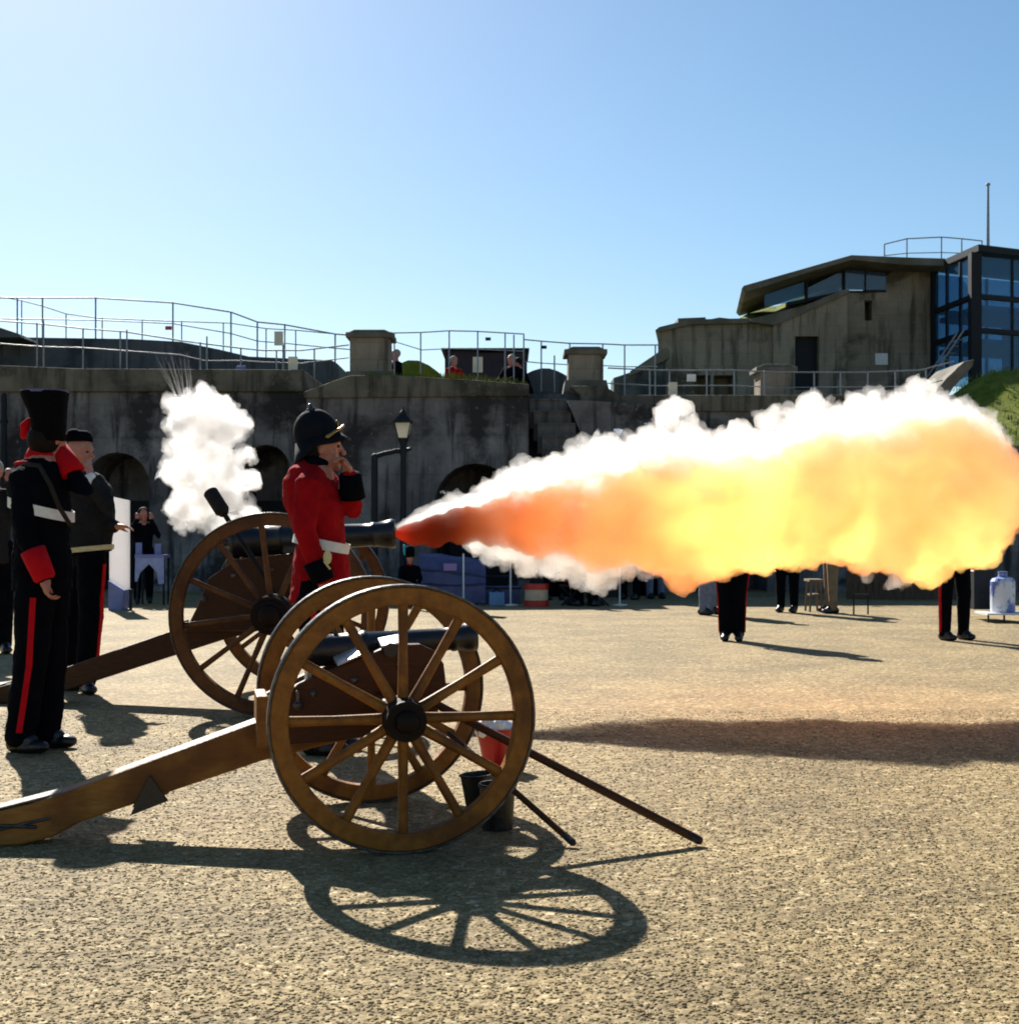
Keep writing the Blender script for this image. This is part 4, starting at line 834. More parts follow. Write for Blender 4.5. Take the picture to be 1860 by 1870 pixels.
def make_person(label, base, J, f_head, u_head, torso, cols, hands, vox=.010, group=None, sleeve=(.062,.055,.046), leg=(.098,.076,.062), k=1.0, cuff=None, ankle_cover=True, far=False, stripe=None, f_foot=None, shoe='black_leather', hide=(), name='person'):
    mb = MB()
    add_head(mb, V(J['head']), f_head, u_head, k)
    mb.limb([J['neck']-UP*.03, (J['neck']+J['head'])/2-UP*.01, J['head']-UP*.02], [.064*k,.058*k,.056*k], 12)
    tor = [V(s_[0]) for s_ in torso]
    mb.limb([J['hip']]+[tor[len(tor)//2]]+[J['neck']-UP*.06], [.10*k,.10*k,.10*k], 12)
    for S in 'LR':
        mb.limb([J['neck']-UP*.07, J['sh'+S], J['el'+S], J['wr'+S]], [.06*k,.045*k,.037*k,.027*k], 10)
        d, nrm, curl, side = hands[S]; add_hand(mb, J['wr'+S], d, nrm, curl, side, k)
        mb.limb([J['hip'], J['hp'+S], J['kn'+S], J['an'+S]], [.09*k,.07*k,.05*k,.038*k], 10)
        ff = f_foot[S] if isinstance(f_foot, dict) else V(f_foot)
        mb.limb([J['an'+S], J['an'+S]-UP*.03+ff*.02*k], [.034*k,.03*k], 8)
    body = mb.fuse(name, M['skin'], None, base, vox*.9, sm=2 if not far else 1)
    tag(body, label, 'person', group)
    # coat
    mb = MB(); mb.sect(torso, 24)
    el_t = .5
    for S in 'LR':
        w2 = J['wr'+S]-(J['wr'+S]-J['el'+S]).normalized()*.01
        mb.limb([J['sh'+S]+(J['neck']-UP*.05-J['sh'+S])*.5, J['sh'+S], J['el'+S], w2], [sleeve[0]*1.1*k, sleeve[0]*1.12*k, sleeve[1]*k, sleeve[2]*k], 14)
    coat = mb.fuse(cols.get('coat_name','tunic'), M[cols['coat']], body, base, vox*1.1, sm=4, noise=.010 if not far else 0.004, nscale=9)
    if cols.get('collar'):
        q = MB(); n_ = (J['head']-J['neck']).normalized(); q.lathe([(-.035*k,.082*k),(-.01*k,.078*k),(.035*k,.074*k),(.037*k,.066*k),(-.03*k,.068*k)], J['neck'], n_, 20); q.build('collar', M[cols['collar']], body, base, smooth=True)
    if cuff:
        for S in 'LR':
            if S in cuff:
                m_, ln = cuff[S]; a = J['wr'+S]; dr = (J['el'+S]-a).normalized(); q = MB()
                q.lathe([(-.012,sleeve[2]*1.05*k),(0,sleeve[2]*1.25*k),(ln*.5,sleeve[2]*1.36*k),(ln,sleeve[1]*1.20*k),(ln+.004,sleeve[1]*.9*k)], a, dr, 18); q.build('cuff', M[m_], coat, base, smooth=True)
    # trousers
    mb = MB(); mb.ell(J['hip'], (.165*k,.12*k,.12*k), A=(J['hpR']-J['hpL']).normalized(), B=(J['hpR']-J['hpL']).normalized().cross(UP))
    for S in 'LR': mb.limb([J['hp'+S]+UP*.06, J['hp'+S], J['kn'+S], J['an'+S]-UP*.005], [leg[0]*k,leg[0]*1.05*k,leg[1]*k,leg[2]*k], 14)
    tr_ = mb.fuse('trousers', M[cols['trousers']], body, base, vox*1.1, sm=3, noise=.008 if not far else .003, nscale=8)
    if stripe:
        for S, sd_ in stripe.items():
            sd_ = V(sd_); pts = [J['hp'+S]-UP*.0, (J['hp'+S]+J['kn'+S])/2, J['kn'+S], (J['kn'+S]+J['an'+S])/2, J['an'+S]+UP*.01]; rr = [leg[0]*1.06*k, (leg[0]*1.05+leg[1])/2*k, leg[1]*k, (leg[1]+leg[2])/2*k, leg[2]*1.02*k]
            q = MB(); rings = []
            for p, r in zip(pts, rr):
                c = p+sd_*(r+.001); t = UP.cross(sd_).normalized()
                rings.append([c-t*.015+sd_*.004, c+t*.015+sd_*.004, c+t*.017-sd_*.016, c-t*.017-sd_*.016])
            q.rings(rings); q.build('stripe', M['red_trim'], tr_, base)
    for S in 'LR':
        ff = (f_foot[S] if isinstance(f_foot, dict) else V(f_foot)).normalized(); a = J['an'+S]; fl = V((a.x,a.y,J.get('floor',0.0))); sd_ = ff.cross(UP); q = MB()
        q.ell(fl+UP*.032+ff*.035, (.125*k,.046*k,.040*k), A=ff, B=sd_); q.ell(fl+UP*.038+ff*.115, (.062*k,.048*k,.036*k), A=ff, B=sd_)
        q.ell(fl+UP*.045-ff*.035, (.055*k,.043*k,.050*k), A=ff, B=sd_); q.limb([fl+UP*.05, fl+UP*.15], [.052*k,.056*k], 10); q.ell(fl+UP*.070+ff*.035, (.075,.044*k,.040*k), A=ff, B=sd_)
        so_ = q.fuse('boot', M[shoe], body, base, vox*.9, sm=1)
    return body, coat, tr_
def belt(parent, base, secs, z_half, m='white_belt', name='belt', n=36, grow=.012):
    """a band hugging an oval: secs = (centre, ra, rb, A, B, up)"""
    c, ra, rb, A, B, u = secs; rings = []
    for i in range(n):
        a = 2*math.pi*i/n; p = c+A*math.cos(a)*(ra+grow)+B*math.sin(a)*(rb+grow); o = (A*math.cos(a)+B*math.sin(a)).normalized()
        rings.append([p-u*z_half, p-u*z_half+o*.004, p+u*z_half+o*.004, p+u*z_half])
    vs = [p for r in rings for p in r]; fs = []
    for k in range(n):
        j = (k+1)%n
        for i in range(4):
            l = (i+1)%4; fs.append((k*4+i,k*4+l,j*4+l,j*4+i))
    q = MB(); q.add(vs, fs); return q.build(name, M[m], parent, base, smooth=False)
X_, Y_ = V((1,0,0)), V((0,1,0))

# ---- soldier in scarlet
Ya = 7.30
def A(px, py, dy=0): return P(px, py, Ya+dy)
ba = V((A(590,1378).x, Ya, 0))
Jr = dict(head=A(588,818,.02), neck=A(576,850,0), hip=A(584,1078,0),
  shR=A(562,885,-.17), elR=A(557,972,-.23), wrR=A(590,1058,-.22),
  shL=A(592,880,.16), elL=A(645,928,.02), wrL=A(639,868,-.04),
  hpR=A(576,1100,-.09), knR=A(584,1230,-.10), anR=A(580,1352,-.09), hpL=A(592,1100,.10), knL=A(606,1230,.10), anL=A(600,1350,.10))
def sec(px, py, wpx, dep, dy=0, tilt=0.0, Yq=None):
    Yq = Yq or Ya; A_ = V((math.cos(tilt),0,math.sin(tilt))); return (P(px,py,Yq+dy), wpx/F*Yq, dep, A_, Y_)
tor = [sec(584,1097,57,.165,tilt=.05), sec(586,1060,54,.165), sec(586,1020,50,.155), sec(585,990,45,.145), sec(580,960,48,.165), sec(573,920,54,.19), sec(567,885,50,.195,tilt=-.15), sec(570,862,38,.15,tilt=-.25), sec(576,846,22,.07,tilt=-.25)]
pr, coat_r, tro_r = make_person('soldier in a scarlet tunic and dark helmet between the two cannons, hand at chin', ba, Jr, V((1,.18,.05)), V((-.05,0,1)), tor,
  dict(coat='red_cloth', trousers='navy', collar='navy'), dict(R=(V((.25,0,-1)),V((.6,.6,0)),.7,1), L=(V((-.42,-.12,1)),V((-.5,-.3,-.3)),.9,-1)),
  vox=.008, cuff=dict(R=('navy',.10), L=('navy',.125)), f_foot=V((1,-.15,0)).normalized(), sleeve=(.066,.060,.048), stripe=dict(R=(0,-1,0)))
belt(coat_r, ba, (A(587,992), 47/F*Ya, .15, V((math.cos(-.22),0,math.sin(-.22))), Y_, V((.2,0,1)).normalized()), .026)
q = MB(); q.ell(A(598,1018,-.285), (.022,.008,.036)); q.limb([A(590,1000,-.28),A(604,1012,-.285),A(592,1026,-.285),A(602,1038,-.28)], .006, 6); q.build('sleeve_braid', M['yellow_trim'], coat_r, ba)
# helmet
hf = V((.955,.17,.24)).normalized(); hu = V((-.24,0,.97)); hu = (hu-hf*hu.dot(hf)).normalized(); hr_ = hf.cross(hu); hc = A(583,797,.02)
q = MB(); rings = []
for t, k in ((-.02,1.02),(.0,1.0),(.04,.985),(.075,.91),(.10,.80),(.126,.62),(.142,.40),(.150,.15)):
    rings.append([hc+hu*t+hf*(.120*k*math.cos(a)-.012)+hr_*(.100*k*math.sin(a)) for a in [2*math.pi*i/28 for i in range(28)]])
q.rings(rings); he = q.build('helmet', M['helmet'], pr, ba, smooth=True)
q = MB(); rings = []
for a in [2*math.pi*i/36 for i in range(37)][:36]:
    fr = max(0, math.cos(a)); bk = max(0,-math.cos(a)); ext = .014+.030*fr**2+.020*bk; dz = -.02-.020*fr-.085*bk**1.5-.03*abs(math.sin(a))
    p = hc+hf*(.116*math.cos(a)-.012)+hr_*(.097*math.sin(a)); o = (hf*math.cos(a)+hr_*math.sin(a)).normalized()
    rings.append([p+hu*.008, p+o*ext+hu*dz, p+o*ext+hu*(dz-.006), p-o*.012-hu*.012+hu*(dz*.8)])
vs_ = [p for r in rings for p in r]; fs_ = []
for k in range(36):
    j = (k+1)%36
    for i in range(4): fs_.append((k*4+i,k*4+(i+1)%4,j*4+(i+1)%4,j*4+i))
q.add(vs_, fs_); q.build('helmet_brim', M['helmet'], he, ba, smooth=True)
q = MB(); q.lathe([(.143,.028),(.152,.030),(.158,.020),(.164,.012),(.172,.016),(.180,.011),(.184,.002)], hc-hf*.008, hu, 16); q.build('top_mount', M['steel'], he, ba, smooth=True)
q = MB(); q.limb([hc+hf*.035+hr_*.118+hu*-.022, hc+hf*.075+hr_*.102+hu*-.006, hc+hf*.120+hr_*.062+hu*.012, hc+hf*.138+hr_*.01+hu*.025], [.011,.0075,.007,.008], 10); q.build('chin_chain', M['brass'], he, ba)
q = MB(); q.ell(hc+hf*.110+hu*.040, (.006,.022,.026), A=hf, B=hr_, D=hu); q.build('helmet_plate', M['brass'], he, ba)
for sg in (-1,1):
    q = MB(); ff_ = V((1,.18,.05)).normalized(); rr_ = ff_.cross(UP); q.ell(Jr['head']+ff_*.084+rr_*sg*.032+UP*.004, (.012,.014,.010)); q.build('eye', M['eye'], pr, ba)
q = MB(); q.ell(Jr['head']-hf*.045-UP*.0, (.07,.083,.085)); q.build('hair', M['darkhair'], pr, ba, smooth=True)

# ---- soldier in dark blue with flared cap
Yb_ = 7.42
def B(px, py, dy=0): return P(px, py, Yb_+dy)
bb = V((B(70,1368).x, Yb_, 0))
Jb = dict(head=B(88,800,0), neck=B(76,832,0), hip=B(76,1062,0),
  shR=B(40,872,-.13), elR=B(46,972,-.20), wrR=B(82,1055,-.20), shL=B(98,866,.12), elL=B(156,896,-.04), wrL=B(106,822,.05),
  hpR=B(64,1090,-.09), knR=B(56,1215,-.10), anR=B(38,1338,-.12), hpL=B(92,1090,.09), knL=B(92,1215,.08), anL=B(84,1336,.04))
def secb(px, py, w_, d_, dy=0, tilt=0): return sec(px, py, w_, d_, dy, tilt, Yb_)
tor = [secb(77,1078,54,.165), secb(77,1030,52,.165), secb(77,990,50,.16), secb(75,955,50,.16), secb(74,920,53,.18), secb(70,885,52,.20), secb(70,858,44,.16), secb(75,836,26,.08)]
pb_, coat_b, tro_b = make_person('soldier in dark blue tunic with scarlet cuffs and tall flared black cap', bb, Jb, V((.55,.83,0)), UP, tor,
  dict(coat='navy', trousers='navy', collar='red_trim'), dict(R=(V((.15,-.05,-1)),V((.9,.3,0)),.75,1), L=(V((-.15,.5,.9)),V((-.6,-.3,0)),.5,-1)),
  vox=.008, cuff=dict(R=('red_trim',.16), L=('red_trim',.17)), f_foot=dict(R=V((.85,-.3,0)).normalized(), L=V((1,-.1,0)).normalized()), stripe=dict(R=V((0.25,-1,0)).normalized()), leg=(.100,.088,.082))
belt(coat_b, bb, (B(76,930), 54/F*Yb_, .175, V((math.cos(-.25),0,math.sin(-.25))), Y_, UP), .028)
q = MB(); q.limb([B(48,848,-.15),B(72,850,-.205),B(92,885,-.215),B(108,925,-.205),B(128,958,-.14)], .013, 8, flat=.35, flatdir=(0,1,0)); q.build('cross_strap', M['strap'], coat_b, bb, smooth=True)
q = MB(); q.sect([(B(52,850,-.06),.07,.05,X_,Y_),(B(50,846,-.06),.075,.055,X_,Y_),(B(50,842,-.06),.05,.04,X_,Y_)], 16); q.build('shoulder_wing', M['red_trim'], coat_b, bb, smooth=True)
# flared cap
q = MB(); cbase = B(88,800,0); n_ = 30; rings = []
for (py, x0, x1, ry) in ((806,60,117,.102),(792,62,118,.104),(770,60,119,.108),(752,55,120,.113),(734,47,121,.120),(722,42,123,.126),(716,41,124,.126)):
    c = B((x0+x1)/2, py); rx = (x1-x0)/2/F*Yb_
    rings.append([c+X_*(rx*math.copysign(abs(math.cos(a))**.8,math.cos(a)))+Y_*(ry*math.copysign(abs(math.sin(a))**.8,math.sin(a))) for a in [2*math.pi*i/n_ for i in range(n_)]])
q.rings(rings); cap = q.build('cap', M['fur'], pb_, bb, smooth=True)
q = MB(); c = B(82,718); q.sect([(c-UP*.002,.122,.128,X_,Y_),(c+UP*.012,.125,.130,X_,Y_)], 30); q.build('cap_crown', M['purple_blue'], cap, bb)
q = MB(); q.limb([B(53,768,.02),B(46,778,.02),B(44,795,.03)], [.016,.028,.020], 10); q.build('cap_bag', M['red_trim'], cap, bb, smooth=True)
q = MB(); q.ell(Jb['head']-V((.55,.83,0)).normalized()*.03-UP*.01, (.088,.088,.09)); q.build('hair', M['darkhair'], pb_, bb, smooth=True)

# ---- man in grey jacket behind
Yc_ = 10.05
def D(px, py, dy=0): return P(px, py, Yc_+dy)
bc = V((D(160,1262).x, Yc_, 0))
Jc = dict(head=D(146,826,0), neck=D(148,862,0), hip=D(160,1012,0), shR=D(176,884,-.17), elR=D(196,955,-.20), wrR=D(160,868,-.10) , shL=D(150,884,.16), elL=D(182,950,.10), wrL=D(208,962,-.10),
  hpR=D(168,1030,-.09), knR=D(166,1135,-.09), anR=D(158,1240,-.09), hpL=D(148,1030,.10), knL=D(132,1135,.10), anL=D(118,1236,.10))
Jc['elR'] = D(200,925,-.24); Jc['wrR'] = D(166,878,-.20)
def secc(px, py, w_, d_, dy=0, tilt=0): return sec(px, py, w_, d_, dy, tilt, Yc_)
tor = [secc(160,1006,43,.19), secc(161,985,43,.19), secc(163,955,45,.195), secc(163,920,46,.20), secc(160,890,43,.21), secc(154,870,32,.15), secc(149,862,20,.08)]
pc_, coat_c, tro_c = make_person('man in charcoal jacket with yellow hem and small dark cap, hand at his face', bc, Jc, V((.95,-.3,-.05)), UP, tor,
  dict(coat='grey_jacket', trousers='navy', coat_name='jacket'), dict(R=(V((-.1,.05,1)),V((-1,.3,0)),.25,1), L=(V((1,-.1,.05)),V((0,-.2,-1)),.35,-1)),
  vox=.010, f_foot=dict(R=V((.5,-.8,0)).normalized(), L=V((1,-.2,0)).normalized()), stripe=dict(R=V((.95,-.3,0)).normalized()), leg=(.100,.085,.078), sleeve=(.072,.066,.052))
belt(coat_c, bc, (D(160,1003), 43/F*Yc_, .19, V((math.cos(.10),0,math.sin(.10))), Y_, UP), .018, m='yellow_trim', name='hem_trim')
q = MB(); hcc = D(145,803,0)
q.sect([(hcc-UP*.015,.100,.086,X_,Y_),(hcc+UP*.02,.098,.084,X_,Y_),(hcc+UP*.05,.085,.07,X_,Y_),(hcc+UP*.068,.05,.035,X_,Y_)], 20); cp2 = q.build('cap', M['navy'], pc_, bc, smooth=True)
q = MB(); q.ell(hcc+V((-.03,-.02,.03)), (.06,.075,.05)); q.build('cap_crown', M['navy'], cp2, bc, smooth=True)
for sg in (-1,1):
    ff_ = V((.95,-.3,-.05)).normalized(); rr_ = ff_.cross(UP).normalized(); q = MB(); q.ell(Jc['head']+ff_*.086+rr_*sg*.032+UP*.004, (.011,.014,.009)); q.build('eye', M['eye'], pc_, bc)
q = MB(); q.limb([D(160,884,-.22),D(166,874,-.21)], [.05,.045], 12); q.build('shirt_cuff', M['white_belt'], coat_c, bc, smooth=True)

# ---- generic standing and seated figures
def figure(label, px, Y, yaw, cols, k=1.0, z0=None, arms='down', seated=False, vox=.02, hat=None, stripe=False, group=None, lean=0, feet=.11, hairm='darkhair', shoe='black_leather'):
    z0 = 0.0 if z0 is None else z0
    base = V((XW(px,Y), Y, z0)); Rz = Matrix.Rotation(yaw,3,'Z')
    def q_(x, y, z): 
        zz = z*k; yy = y*k
        if lean and zz > .9*k: 
            h = zz-.9*k; zz = .9*k+h*math.cos(lean)-(-yy)*math.sin(lean)*0; yy = yy-h*math.sin(lean)
        return base+Rz@V((x*k,yy,zz))
    dz = -.48 if seated else 0
    J = dict(head=q_(0,-.01,1.615+dz), neck=q_(0,0,1.47+dz), hip=q_(0,0,.93+dz), floor=z0)
    for S, sg in (('R',-1),('L',1)):
        J['sh'+S] = q_(sg*.185,0,1.40+dz)
        if arms == 'down': J['el'+S] = q_(sg*.235,.03,1.10+dz); J['wr'+S] = q_(sg*.235,-.05,.86+dz)
        elif arms == 'up': J['el'+S] = q_(sg*.27,-.12,1.20+dz); J['wr'+S] = q_(sg*.12,-.13,1.52+dz)
        elif arms == 'lap': J['el'+S] = q_(sg*.25,-.08,1.12+dz); J['wr'+S] = q_(sg*.13,-.32,1.0+dz)
        elif arms == 'front': J['el'+S] = q_(sg*.23,-.18,1.16+dz); J['wr'+S] = q_(sg*.12,-.42,1.05+dz)
        J['hp'+S] = q_(sg*.095,0,.90+dz)
        if seated: J['kn'+S] = q_(sg*.14,-.42,.46); J['an'+S] = q_(sg*.14,-.40,.08)
        else: J['kn'+S] = q_(sg*feet,-.01,.48); J['an'+S] = q_(sg*feet,0,.08)
    Xd, Yd_ = Rz@X_, Rz@Y_
    tor = [(q_(0,0,z+dz), a*k, b*k, Xd, Yd_) for z, a, b in ((.80 if not seated else .88,.185,.135),(.92,.175,.13),(1.08,.155,.115),(1.25,.185,.13),(1.36,.19,.12),(1.43,.13,.09),(1.48,.075,.065))]
    fd = Rz@V((0,-1,0)); dn = V((0,0,-1)) if arms == 'down' else (UP if arms == 'up' else fd)
    nr = Xd if arms == 'down' else (-fd if arms != 'lap' else V((0,0,-1)))
    st_ = {S: Rz@V((sg,0,0)) for S, sg in (('R',-1),('L',1))} if stripe else None
    b_, c_, t_ = make_person(label, base, J, fd, UP, tor, cols, {S:(dn, (nr if S=='R' else (-Xd if arms=='down' else nr)), .5, 1) for S in 'LR'}, vox=vox, k=k, f_foot=fd, far=True, stripe=st_, group=group, shoe=shoe, cuff=cols.get('cuff'))
    hd = J['head']
    if hat == 'busby':
        q = MB(); q.lathe([(-.0,.105*k),(.08*k,.118*k),(.20*k,.115*k),(.26*k,.085*k),(.275*k,.03*k)], hd+UP*.03*k, UP, 18); h = q.build('busby', M['fur'], b_, base, smooth=True)
        q = MB(); q.limb([hd+UP*.10*k-Xd*.12*k, hd+UP*.30*k-Xd*.13*k], [.03*k,.035*k], 8); q.build('plume', M['teal'], h, base, smooth=True)
    elif hat == 'cap':
        q = MB(); q.lathe([(0,.10*k),(.05*k,.105*k),(.09*k,.08*k),(.10*k,.02*k)], hd+UP*.05*k, UP, 16); q.ell(hd+UP*.055*k+fd*.10*k, (.06*k,.07*k,.012*k)); q.build('cap', M['navy'], b_, base)
    elif hat == 'helmet':
        q = MB(); q.lathe([(-.02*k,.125*k),(.0,.112*k),(.07*k,.105*k),(.12*k,.075*k),(.15*k,.03*k),(.20*k,.008*k)], hd+UP*.04*k, UP, 18); q.build('helmet', M['helmet'], b_, base, smooth=True)
    else:
        q = MB(); q.ell(hd+UP*.035*k-fd*.015*k, (.102*k,.095*k,.10*k)); q.build('hair', M[hairm], b_, base, smooth=True)
    return b_
RED = dict(coat='red_cloth', trousers='navy', collar='navy')
DRK = dict(coat='navy', trousers='navy')
figure('red tunic soldier with striped trousers, legs together, below the middle of the flame', 1336, 14.75, R(-12), RED, arms='down', stripe=True, hat='helmet', vox=.016, group='soldiers beyond the flame', feet=.075)
figure('red tunic soldier with striped trousers, feet apart, below the right end of the flame', 1741, 14.85, R(25), RED, arms='down', stripe=True, hat='helmet', vox=.016, group='soldiers beyond the flame', feet=.13)
figure('person in blue jeans walking behind the flame, beside the middle striped soldier', 1291, 19.4, R(60), dict(coat='khaki', trousers='jeans', coat_name='jacket'), vox=.022, feet=.16)
figure('person in dark clothes standing behind the flame left of the stool', 1437, 19.9, R(-30), DRK, vox=.022, feet=.10)
figure('person in khaki bending over the wooden stool', 1517, 19.7, R(-90), dict(coat='khaki', trousers='khaki', coat_name='jacket'), vox=.022, lean=R(55), arms='front', feet=.12)
figure('seated red coat with dark trousers beside the drum', 1042, 21.7, R(70), RED, k=.92, seated=True, arms='lap', hat='cap', vox=.018, group='seated red coats by the drum')
figure('second seated red coat, the one nearer the white pole', 1093, 21.8, R(-70), RED, k=.92, seated=True, arms='lap', hat='cap', vox=.018, group='seated red coats by the drum')
for px, Yq, lab in ((1042,21.7,'low folding stool under the seated red coat by the drum'),(1093,21.8,'low folding stool under the red coat near the white pole')):
    c = V((XW(px,Yq),Yq,0)); e = tag(empty('camp_stool', c), lab, 'stool', 'camp stools'); 
    MB().box((c.x-.18,c.y-.18,.30),(c.x+.18,c.y+.14,.33)).build('seat', M['strap'], e, c)
    for sx in (-1,1):
        for sy in (-1,1): q = MB(); q.limb([(c.x+sx*.15,c.y+sy*.13-.02,0),(c.x-sx*.15,c.y+sy*.13-.02,.30)], .012, 6); q.build('leg', M['frame_dark'], e, c)
figure('seated person with tall fur cap and teal plume beside the blue covered stand', 748, 21.6, R(15), dict(coat='navy', trousers='navy', collar='red_trim'), k=.66, seated=True, arms='lap', hat='busby', vox=.016)
c = V((XW(748,21.6),21.68,0)); e = tag(empty('camp_stool', c), 'low folding stool under the person with the plumed fur cap', 'stool', 'camp stools')
MB().box((c.x-.14,c.y-.12,.19),(c.x+.14,c.y+.12,.215)).build('seat', M['strap'], e, c)
for sx in (-1,1):
    for sy in (-1,1): q = MB(); q.limb([(c.x+sx*.12,c.y+sy*.10,0),(c.x-sx*.12,c.y+sy*.10,.19)], .010, 6); q.build('leg', M['frame_dark'], e, c)
figure('bare headed person in black with hands raised to the face behind the white banner stand', 262, 22.4, R(20), DRK, k=.90, arms='up', vox=.02)
figure('grey jacketed person with yellow hem cut off by the left edge of the photo', -14, 13.2, R(30), dict(coat='grey_jacket', trousers='navy', coat_name='jacket'), k=1.08, arms='up', vox=.018, hairm='hair')
zt1 = ZW(702,24.4)
figure('dark clothed visitor on the rampart right of the wide stone vent', 723, 29.3, R(-60), DRK, k=.97, z0=3.385, vox=.018, hairm='hair', arms='front')
figure('visitor in a red top on the rampart before the dark shelter', 828, 29.5, R(40), dict(coat='red_cloth', trousers='jeans', coat_name='top'), k=.90, z0=3.385, vox=.018, arms='lap', hairm='hair')
figure('visitor in dark blue bending by the right end of the dark shelter', 934, 29.5, R(-40), dict(coat='navy', trousers='jeans', coat_name='jacket'), k=.92, z0=3.385, vox=.018, arms='front', hairm='hair')
figure('second dark visitor at the top of the stone stair', 964, 29.9, R(-80), DRK, k=.93, z0=3.385, vox=.018, arms='down', lean=R(20))

figure('standing red coat half hidden by smoke left of the seated pair', 1012, 23.4, R(15), RED, arms='down', vox=.02, feet=.12)
figure('standing dark clothed onlooker behind the seated red coats, under the smoke', 1066, 23.9, R(-10), DRK, arms='down', vox=.022, feet=.10)
figure('red coat standing right of the white pole under the smoke edge', 1150, 23.6, R(-40), RED, arms='down', vox=.02, feet=.13)
figure('onlooker in dark jacket and jeans under the lowest lobe of flame', 1196, 23.9, R(20), dict(coat='navy', trousers='jeans', coat_name='jacket'), arms='down', vox=.022, feet=.11)
# ------------------------------------------------------------------ smoke and flame
def volume_mat(name, scat, dens, emit=None, aniso=0.25):
    m, nt, N, L = newmat(name); out = N.new('ShaderNodeOutputMaterial')
    v = N.new('ShaderNodeVolumePrincipled'); v.inputs['Color'].default_value = (*scat,1); v.inputs['Density'].default_value = dens; v.inputs['Anisotropy'].default_value = aniso
    L.new(v.outputs[0], out.inputs['Volume'])
    return m, N, L, v
def puff_cloud(blobs, name, m, origin, voxel, noise, nscale, parent=None, ramp=0.0, shrink=1.0):
    mb = MB()
    for c, r in blobs:
        r *= shrink; mb.ell(c, (r*random.uniform(.9,1.12), r*random.uniform(.9,1.1), r*random.uniform(.88,1.08)), n=12, m=7)
    return mb.fuse(name, m, parent, origin, voxel, sm=1, noise=noise, nscale=nscale, ramp=ramp)
Yf_ = MUZ.y
PROF = [(722,957,983),(740,943,991),(760,930,999),(800,905,1005),(850,884,1010),(900,874,1030),(950,852,1046),(1000,838,1055),(1050,818,1075),(1100,806,1078),(1150,800,1054),(1200,772,1055),(1250,768,1080),(1300,786,1076),(1350,777,1064),(1400,758,1058),(1450,748,1048),(1500,728,1030),(1550,730,1036),(1600,722,1060),(1650,704,1070),(1700,702,1066),(1750,732,1058),(1800,772,1030),(1840,822,1000),(1866,870,960)]
def prof(px):
    for a, b in zip(PROF, PROF[1:]):
        if a[0] <= px <= b[0]:
            t = (px-a[0])/(b[0]-a[0]); return a[1]+(b[1]-a[1])*t, a[2]+(b[2]-a[2])*t
    return PROF[-1][1:]
S_ = F/Yf_
rs = random.Random(21)
blobs = []
px = 726.0
while px < 1742:                                  # core
    t, b = prof(px); h = (b-t)/2; q_n = max(0,min(1,(980-px)/130)); r = h*(.86-.26*q_n)/S_
    blobs.append((P(px, (t+b)/2-h*(.06+.24*q_n), Yf_+.05+.02*q_n+.4*q_n*h/S_), r)); px += max(5, h*.30)
px = 740.0
while px < 1815:                                  # cauliflower puffs over the top and round the sides
    t, b = prof(px); h = (b-t)/2; 
    for _ in range(3 if px > 900 else (1 if px > 800 else 0)):
        a = R(rs.uniform(-35,215) if px > 960 else rs.uniform(15,165)); r = rs.uniform(.11,.24)*h/S_*(1 if px>850 else .6)
        c = P(px+rs.uniform(-10,10), (t+b)/2, Yf_+.05); rad = h/S_-r*rs.uniform(.75,1.0)
        blobs.append((c+V((0,-math.cos(a)*rad,math.sin(a)*rad)), r))
    px += max(6, h*.16)
for (x,y,rp) in ((895,880,10),(925,862,13),(950,850,15),(1010,836,20),(1060,812,22),(1085,806,22),(1110,812,20),(1150,806,18),(1190,786,24),(1212,752,28),(1236,740,22),(1225,728,15),(1200,748,12),(1258,778,24),(1290,782,18),(1345,776,20),(1395,762,22),(1410,752,20),(1440,752,20),(1478,736,20),(1488,726,17),(1512,732,15),(1460,742,16),(1560,730,20),(1600,722,18),(1640,706,22),(1665,698,24),(1690,700,22),(1712,708,16)):
    blobs.append((P(x,y+(14 if x > 1600 else 5),Yf_+rs.uniform(.0,.2)), rp/S_))
for (x,y,rp) in ((870,1016,9),(900,1028,10),(925,1036,11),(960,1048,12),(1000,1052,14),(1035,1056,16),(1045,1066,13),(1090,1066,18),(1150,1048,12),(1185,1048,10),(1580,1046,18),(1640,1058,20)):
    blobs.append((P(x,y-10,Yf_+rs.uniform(-.05,.05)), rp*1.35/S_))
px = 868.0
while px < 1210:
    t, b = prof(px); h = b-t; r = h*.165/S_; blobs.append((P(px, b-h*.19, Yf_+rs.uniform(.0,.14)), r)); px += h*.10
ms, N, L, v = volume_mat('gun_smoke', (0.965,0.952,0.935), 2.5, aniso=0.5)  # slight cream tint: some of the flame's glow put into the smoke colour
smoke = puff_cloud(blobs, 'gun_smoke', ms, MUZ, .017, .085, 7.0, ramp=1.0)
mc, N, L, v = volume_mat('dense_gun_smoke', (0.962,0.938,0.90), 4.5, aniso=0.5)  # warmer tint stands in for flame light inside the smoke
random.seed(3); puff_cloud(blobs, 'smoke_core', mc, MUZ, .024, .09, 5.0, parent=smoke, ramp=1.0, shrink=.74)
tag(smoke, 'billowing white and orange gun smoke with flame blasting right from the cannon muzzle', 'smoke')
